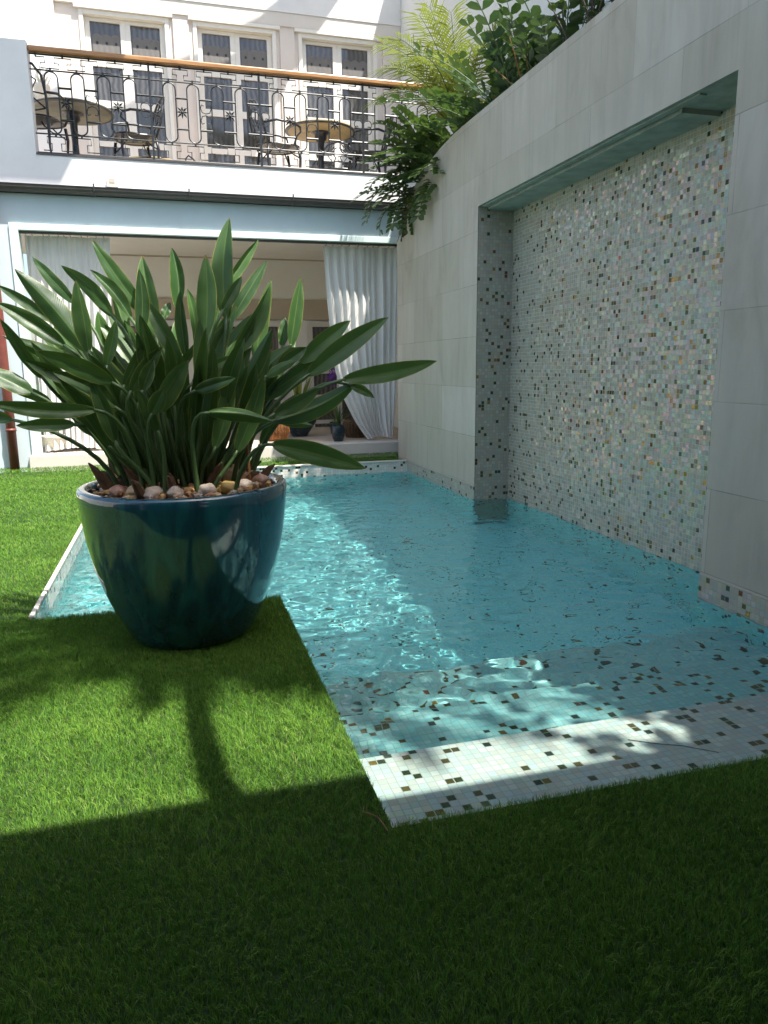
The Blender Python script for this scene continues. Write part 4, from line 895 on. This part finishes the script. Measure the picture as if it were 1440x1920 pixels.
rd = random.Random(77); e_ = empty('root_tuft', (2.56, 7.98, 2.42), 'matted brown root tuft below the dry fern at the wall end', 'plant'); q = MB()
for i in range(90):
    x, y = rd.uniform(-.04, .03), rd.uniform(-.05, .05); q.tube([(x, y, .28+rd.uniform(-.06,.06)), (x+rd.uniform(-.03,.03), y+rd.uniform(-.03,.03), .14), (x+rd.uniform(-.045,.045), y+rd.uniform(-.03,.03), rd.uniform(-.05,.08))], .003, 4)
q.build('roots', M['wickerd'], e_)

# ================================================================== BEHIND THE PHOTOGRAPHER (what casts the near shade)
M['terra'] = plaster('dark_terracotta_render', (.16,.11,.08), .1)
e_ = empty('covered_terrace', (0, 0, 0), 'cream covered terrace casting the deep shade over the nearest grass', 'building')
hp('roof_slab', [(-5.9, 2.515, -6, .64, 2.75, 2.9)], M['cream'], e_)
hp('rear_wall', [(-6, 2.5, -6.2, -6.0, -.03, 2.75), (-2.6, -2.4, -6, -.3, -.03, 2.749)], M['terra'], e_)  # side wall and dark render added to deepen the shade on the near grass
hp('terrace_paving', [(-2.4, 2.75, -6, -1.0, -.04, -.01)], M['terra'], e_)
hp('terrace_post', [(-2.62, -2.38, .1, .4, -.03, 2.748)], M['cream'], e_)
for X in (-3.2, 0, 3.2):
    d = hp('glass_door', [(X-.8, X+.8, -5.998, -5.96, 0, 2.5)], M['frame'], e_); hp('pane', [(X-.7, X-.04, -5.955, -5.95, .1, 2.4), (X+.04, X+.7, -5.955, -5.95, .1, 2.4)], M['pane'], d)
hp_ = MB(); hp_.box(-6.2, -6, -6, 10.8, -.03, 3.0); tag(hp_.build('boundary_wall', M['white']), 'white boundary wall along the far left side of the lawn', 'wall')
# coconut palm whose trunk and crown shadow the lawn
PT = empty('tall_palm', (0, 0, 0), 'tall palm whose trunk and crown throw the shadow on the sunny grass', 'tree')
m = MB(); tp = [(1.25,.70,-.03),(1.08,.70,1.),(.90,.70,1.8),(.855,.69,2.5),(.95,.69,3.0),(1.18,.66,3.85),(1.45,.60,4.8),(1.73,.50,5.8),(2.15,.36,7.0)]
m.tube(tp, [.09,.055,.05,.047,.045,.042,.04,.043,.04], 12); m.build('trunk', M['bark'], PT, smooth=True)
q = LB(); s = MB(); rp = random.Random(14)
for i in range(15):
    az = 2*pi*i/15+rp.uniform(-.2, .2); L9 = rp.uniform(.5, .8)+(.45 if abs(az-pi) < .75 else .15*(az < 1 or az > 5.3)); frond(q, (2.15, .36, 7.0), az, R(rp.uniform(0, 50)), L9, R(rp.uniform(40, 90)), 22, .28, .04, rp, .1, shape=1, stalk=s, rr_=.012)
for az, L9 in ((.15, 1.25), (-.2, 1.1), (.55, 1.2), (-.6, .9), (.9, 1.0), (-.35, 1.6), (-.1, 1.75), (.1, 1.65), (-.75, 1.5), (.3, 1.8), (-.5, 1.8), (-.95, 1.3)): frond(q, (2.15, .36, 7.0), az, R(25), L9, R(50), 22, .30, .045, rp, .1, shape=1, stalk=s, rr_=.012)
for az, L9 in ((2.6, 1.5), (3.0, 1.6), (3.5, 1.35), (3.9, 1.5)): frond(q, (2.15, .36, 7.0), az, R(30), L9, R(55), 26, .26, .03, rp, .1, shape=1, stalk=s, rr_=.012)
q.buildl('crown', M['zamia'], PT, smooth=False); s.build('frond_stems', M['stalk'], PT)
# unseen slabs added above the frame, shaped to cast the house-front shadows
def shadow_caster(name, pts, z, label):
    m = MB(); n = len(pts); m.add([(x, y, z) for x, y in pts]+[(x, y, z+.03) for x, y in pts], [tuple(range(n)), tuple(range(2*n-1, n-1, -1))]+[(i, (i+1) % n, n+(i+1) % n, n+i) for i in range(n)])
    tag(m.build(name, M['cream']), label, 'shadow caster')
shadow_caster('shadow_slab', [(.617-.67*.5, 7.05), (.617+.67*.5, 8.05), (-1.5, 8.05), (-1.5, 7.05)], 7.0, 'unseen slab added to shadow the left end of the balcony front')
shadow_caster('shadow_slab', [(2.61,10.23),(2.17,10.06),(1.315,9.86),(.04,9.58),(-1.2,9.2),(2.2,8.9),(2.34,9.2),(2.61,9.61),(2.8,9.875),(3.2,10.21),(5.2,11.5),(4.4,11.2)], 8.0, 'unseen slab shaped to throw the slanting shadow over the balcony doors')

# ================================================================== LIGHT, SKY, CAMERA
SUN = Vector((.30, -.375, 1)).normalized()
el = math.asin(SUN.z); rot = math.atan2(SUN.x, SUN.y)
w = bpy.data.worlds.new('World'); sc.world = w; w.use_nodes = True; nt = w.node_tree; bg = nt.nodes['Background']
sky = nt.nodes.new('ShaderNodeTexSky'); sky.sky_type = 'NISHITA'; sky.sun_disc = False; sky.sun_elevation = el; sky.sun_rotation = rot % (2*pi)
sky.air_density = 1.0; sky.dust_density = 2.5; sky.ozone_density = .4
nt.links.new(sky.outputs[0], bg.inputs[0]); bg.inputs[1].default_value = .125
sl = bpy.data.lights.new('sun', 'SUN'); sl.energy = 4.9; sl.angle = R(.55); sl.color = (1, .955, .88); sl.cycles.is_caustics_light = True
so = bpy.data.objects.new('sun', sl); col.objects.link(so); so.rotation_euler = (-SUN).to_track_quat('-Z', 'Y').to_euler()
F_, PSI, TH, RO = 1376.9201887579661, 0.2775988374702383, 0.19580719135692143, -0.01069245377423617
fw = Vector((sin(PSI)*cos(TH), cos(PSI)*cos(TH), -sin(TH))); rg_ = Vector((cos(PSI), -sin(PSI), 0)); u_ = rg_.cross(fw)
r2 = rg_*cos(RO)+u_*sin(RO); u2 = r2.cross(fw)
cd = bpy.data.cameras.new('camera'); cd.sensor_fit = 'HORIZONTAL'; cd.sensor_width = 36; cd.lens = 36*F_/1440; cd.clip_start = .05; cd.clip_end = 300
co = bpy.data.objects.new('camera', cd); col.objects.link(co)
co.matrix_world = Matrix(((r2.x, u2.x, -fw.x, 0), (r2.y, u2.y, -fw.y, 0), (r2.z, u2.z, -fw.z, 1.05), (0, 0, 0, 1)))
sc.camera = co
sc.view_settings.view_transform = 'Standard'; sc.view_settings.look = 'None'; sc.view_settings.exposure = 1.15; sc.view_settings.gamma = 1
cy = sc.cycles if hasattr(sc, 'cycles') else None
sc.render.engine = 'CYCLES'; cy = sc.cycles
cy.use_denoising = True; cy.max_bounces = 10; cy.diffuse_bounces = 4; cy.glossy_bounces = 4; cy.transmission_bounces = 8; cy.transparent_max_bounces = 8
cy.caustics_refractive = True; cy.caustics_reflective = False; cy.sample_clamp_indirect = 6; cy.blur_glossy = .5
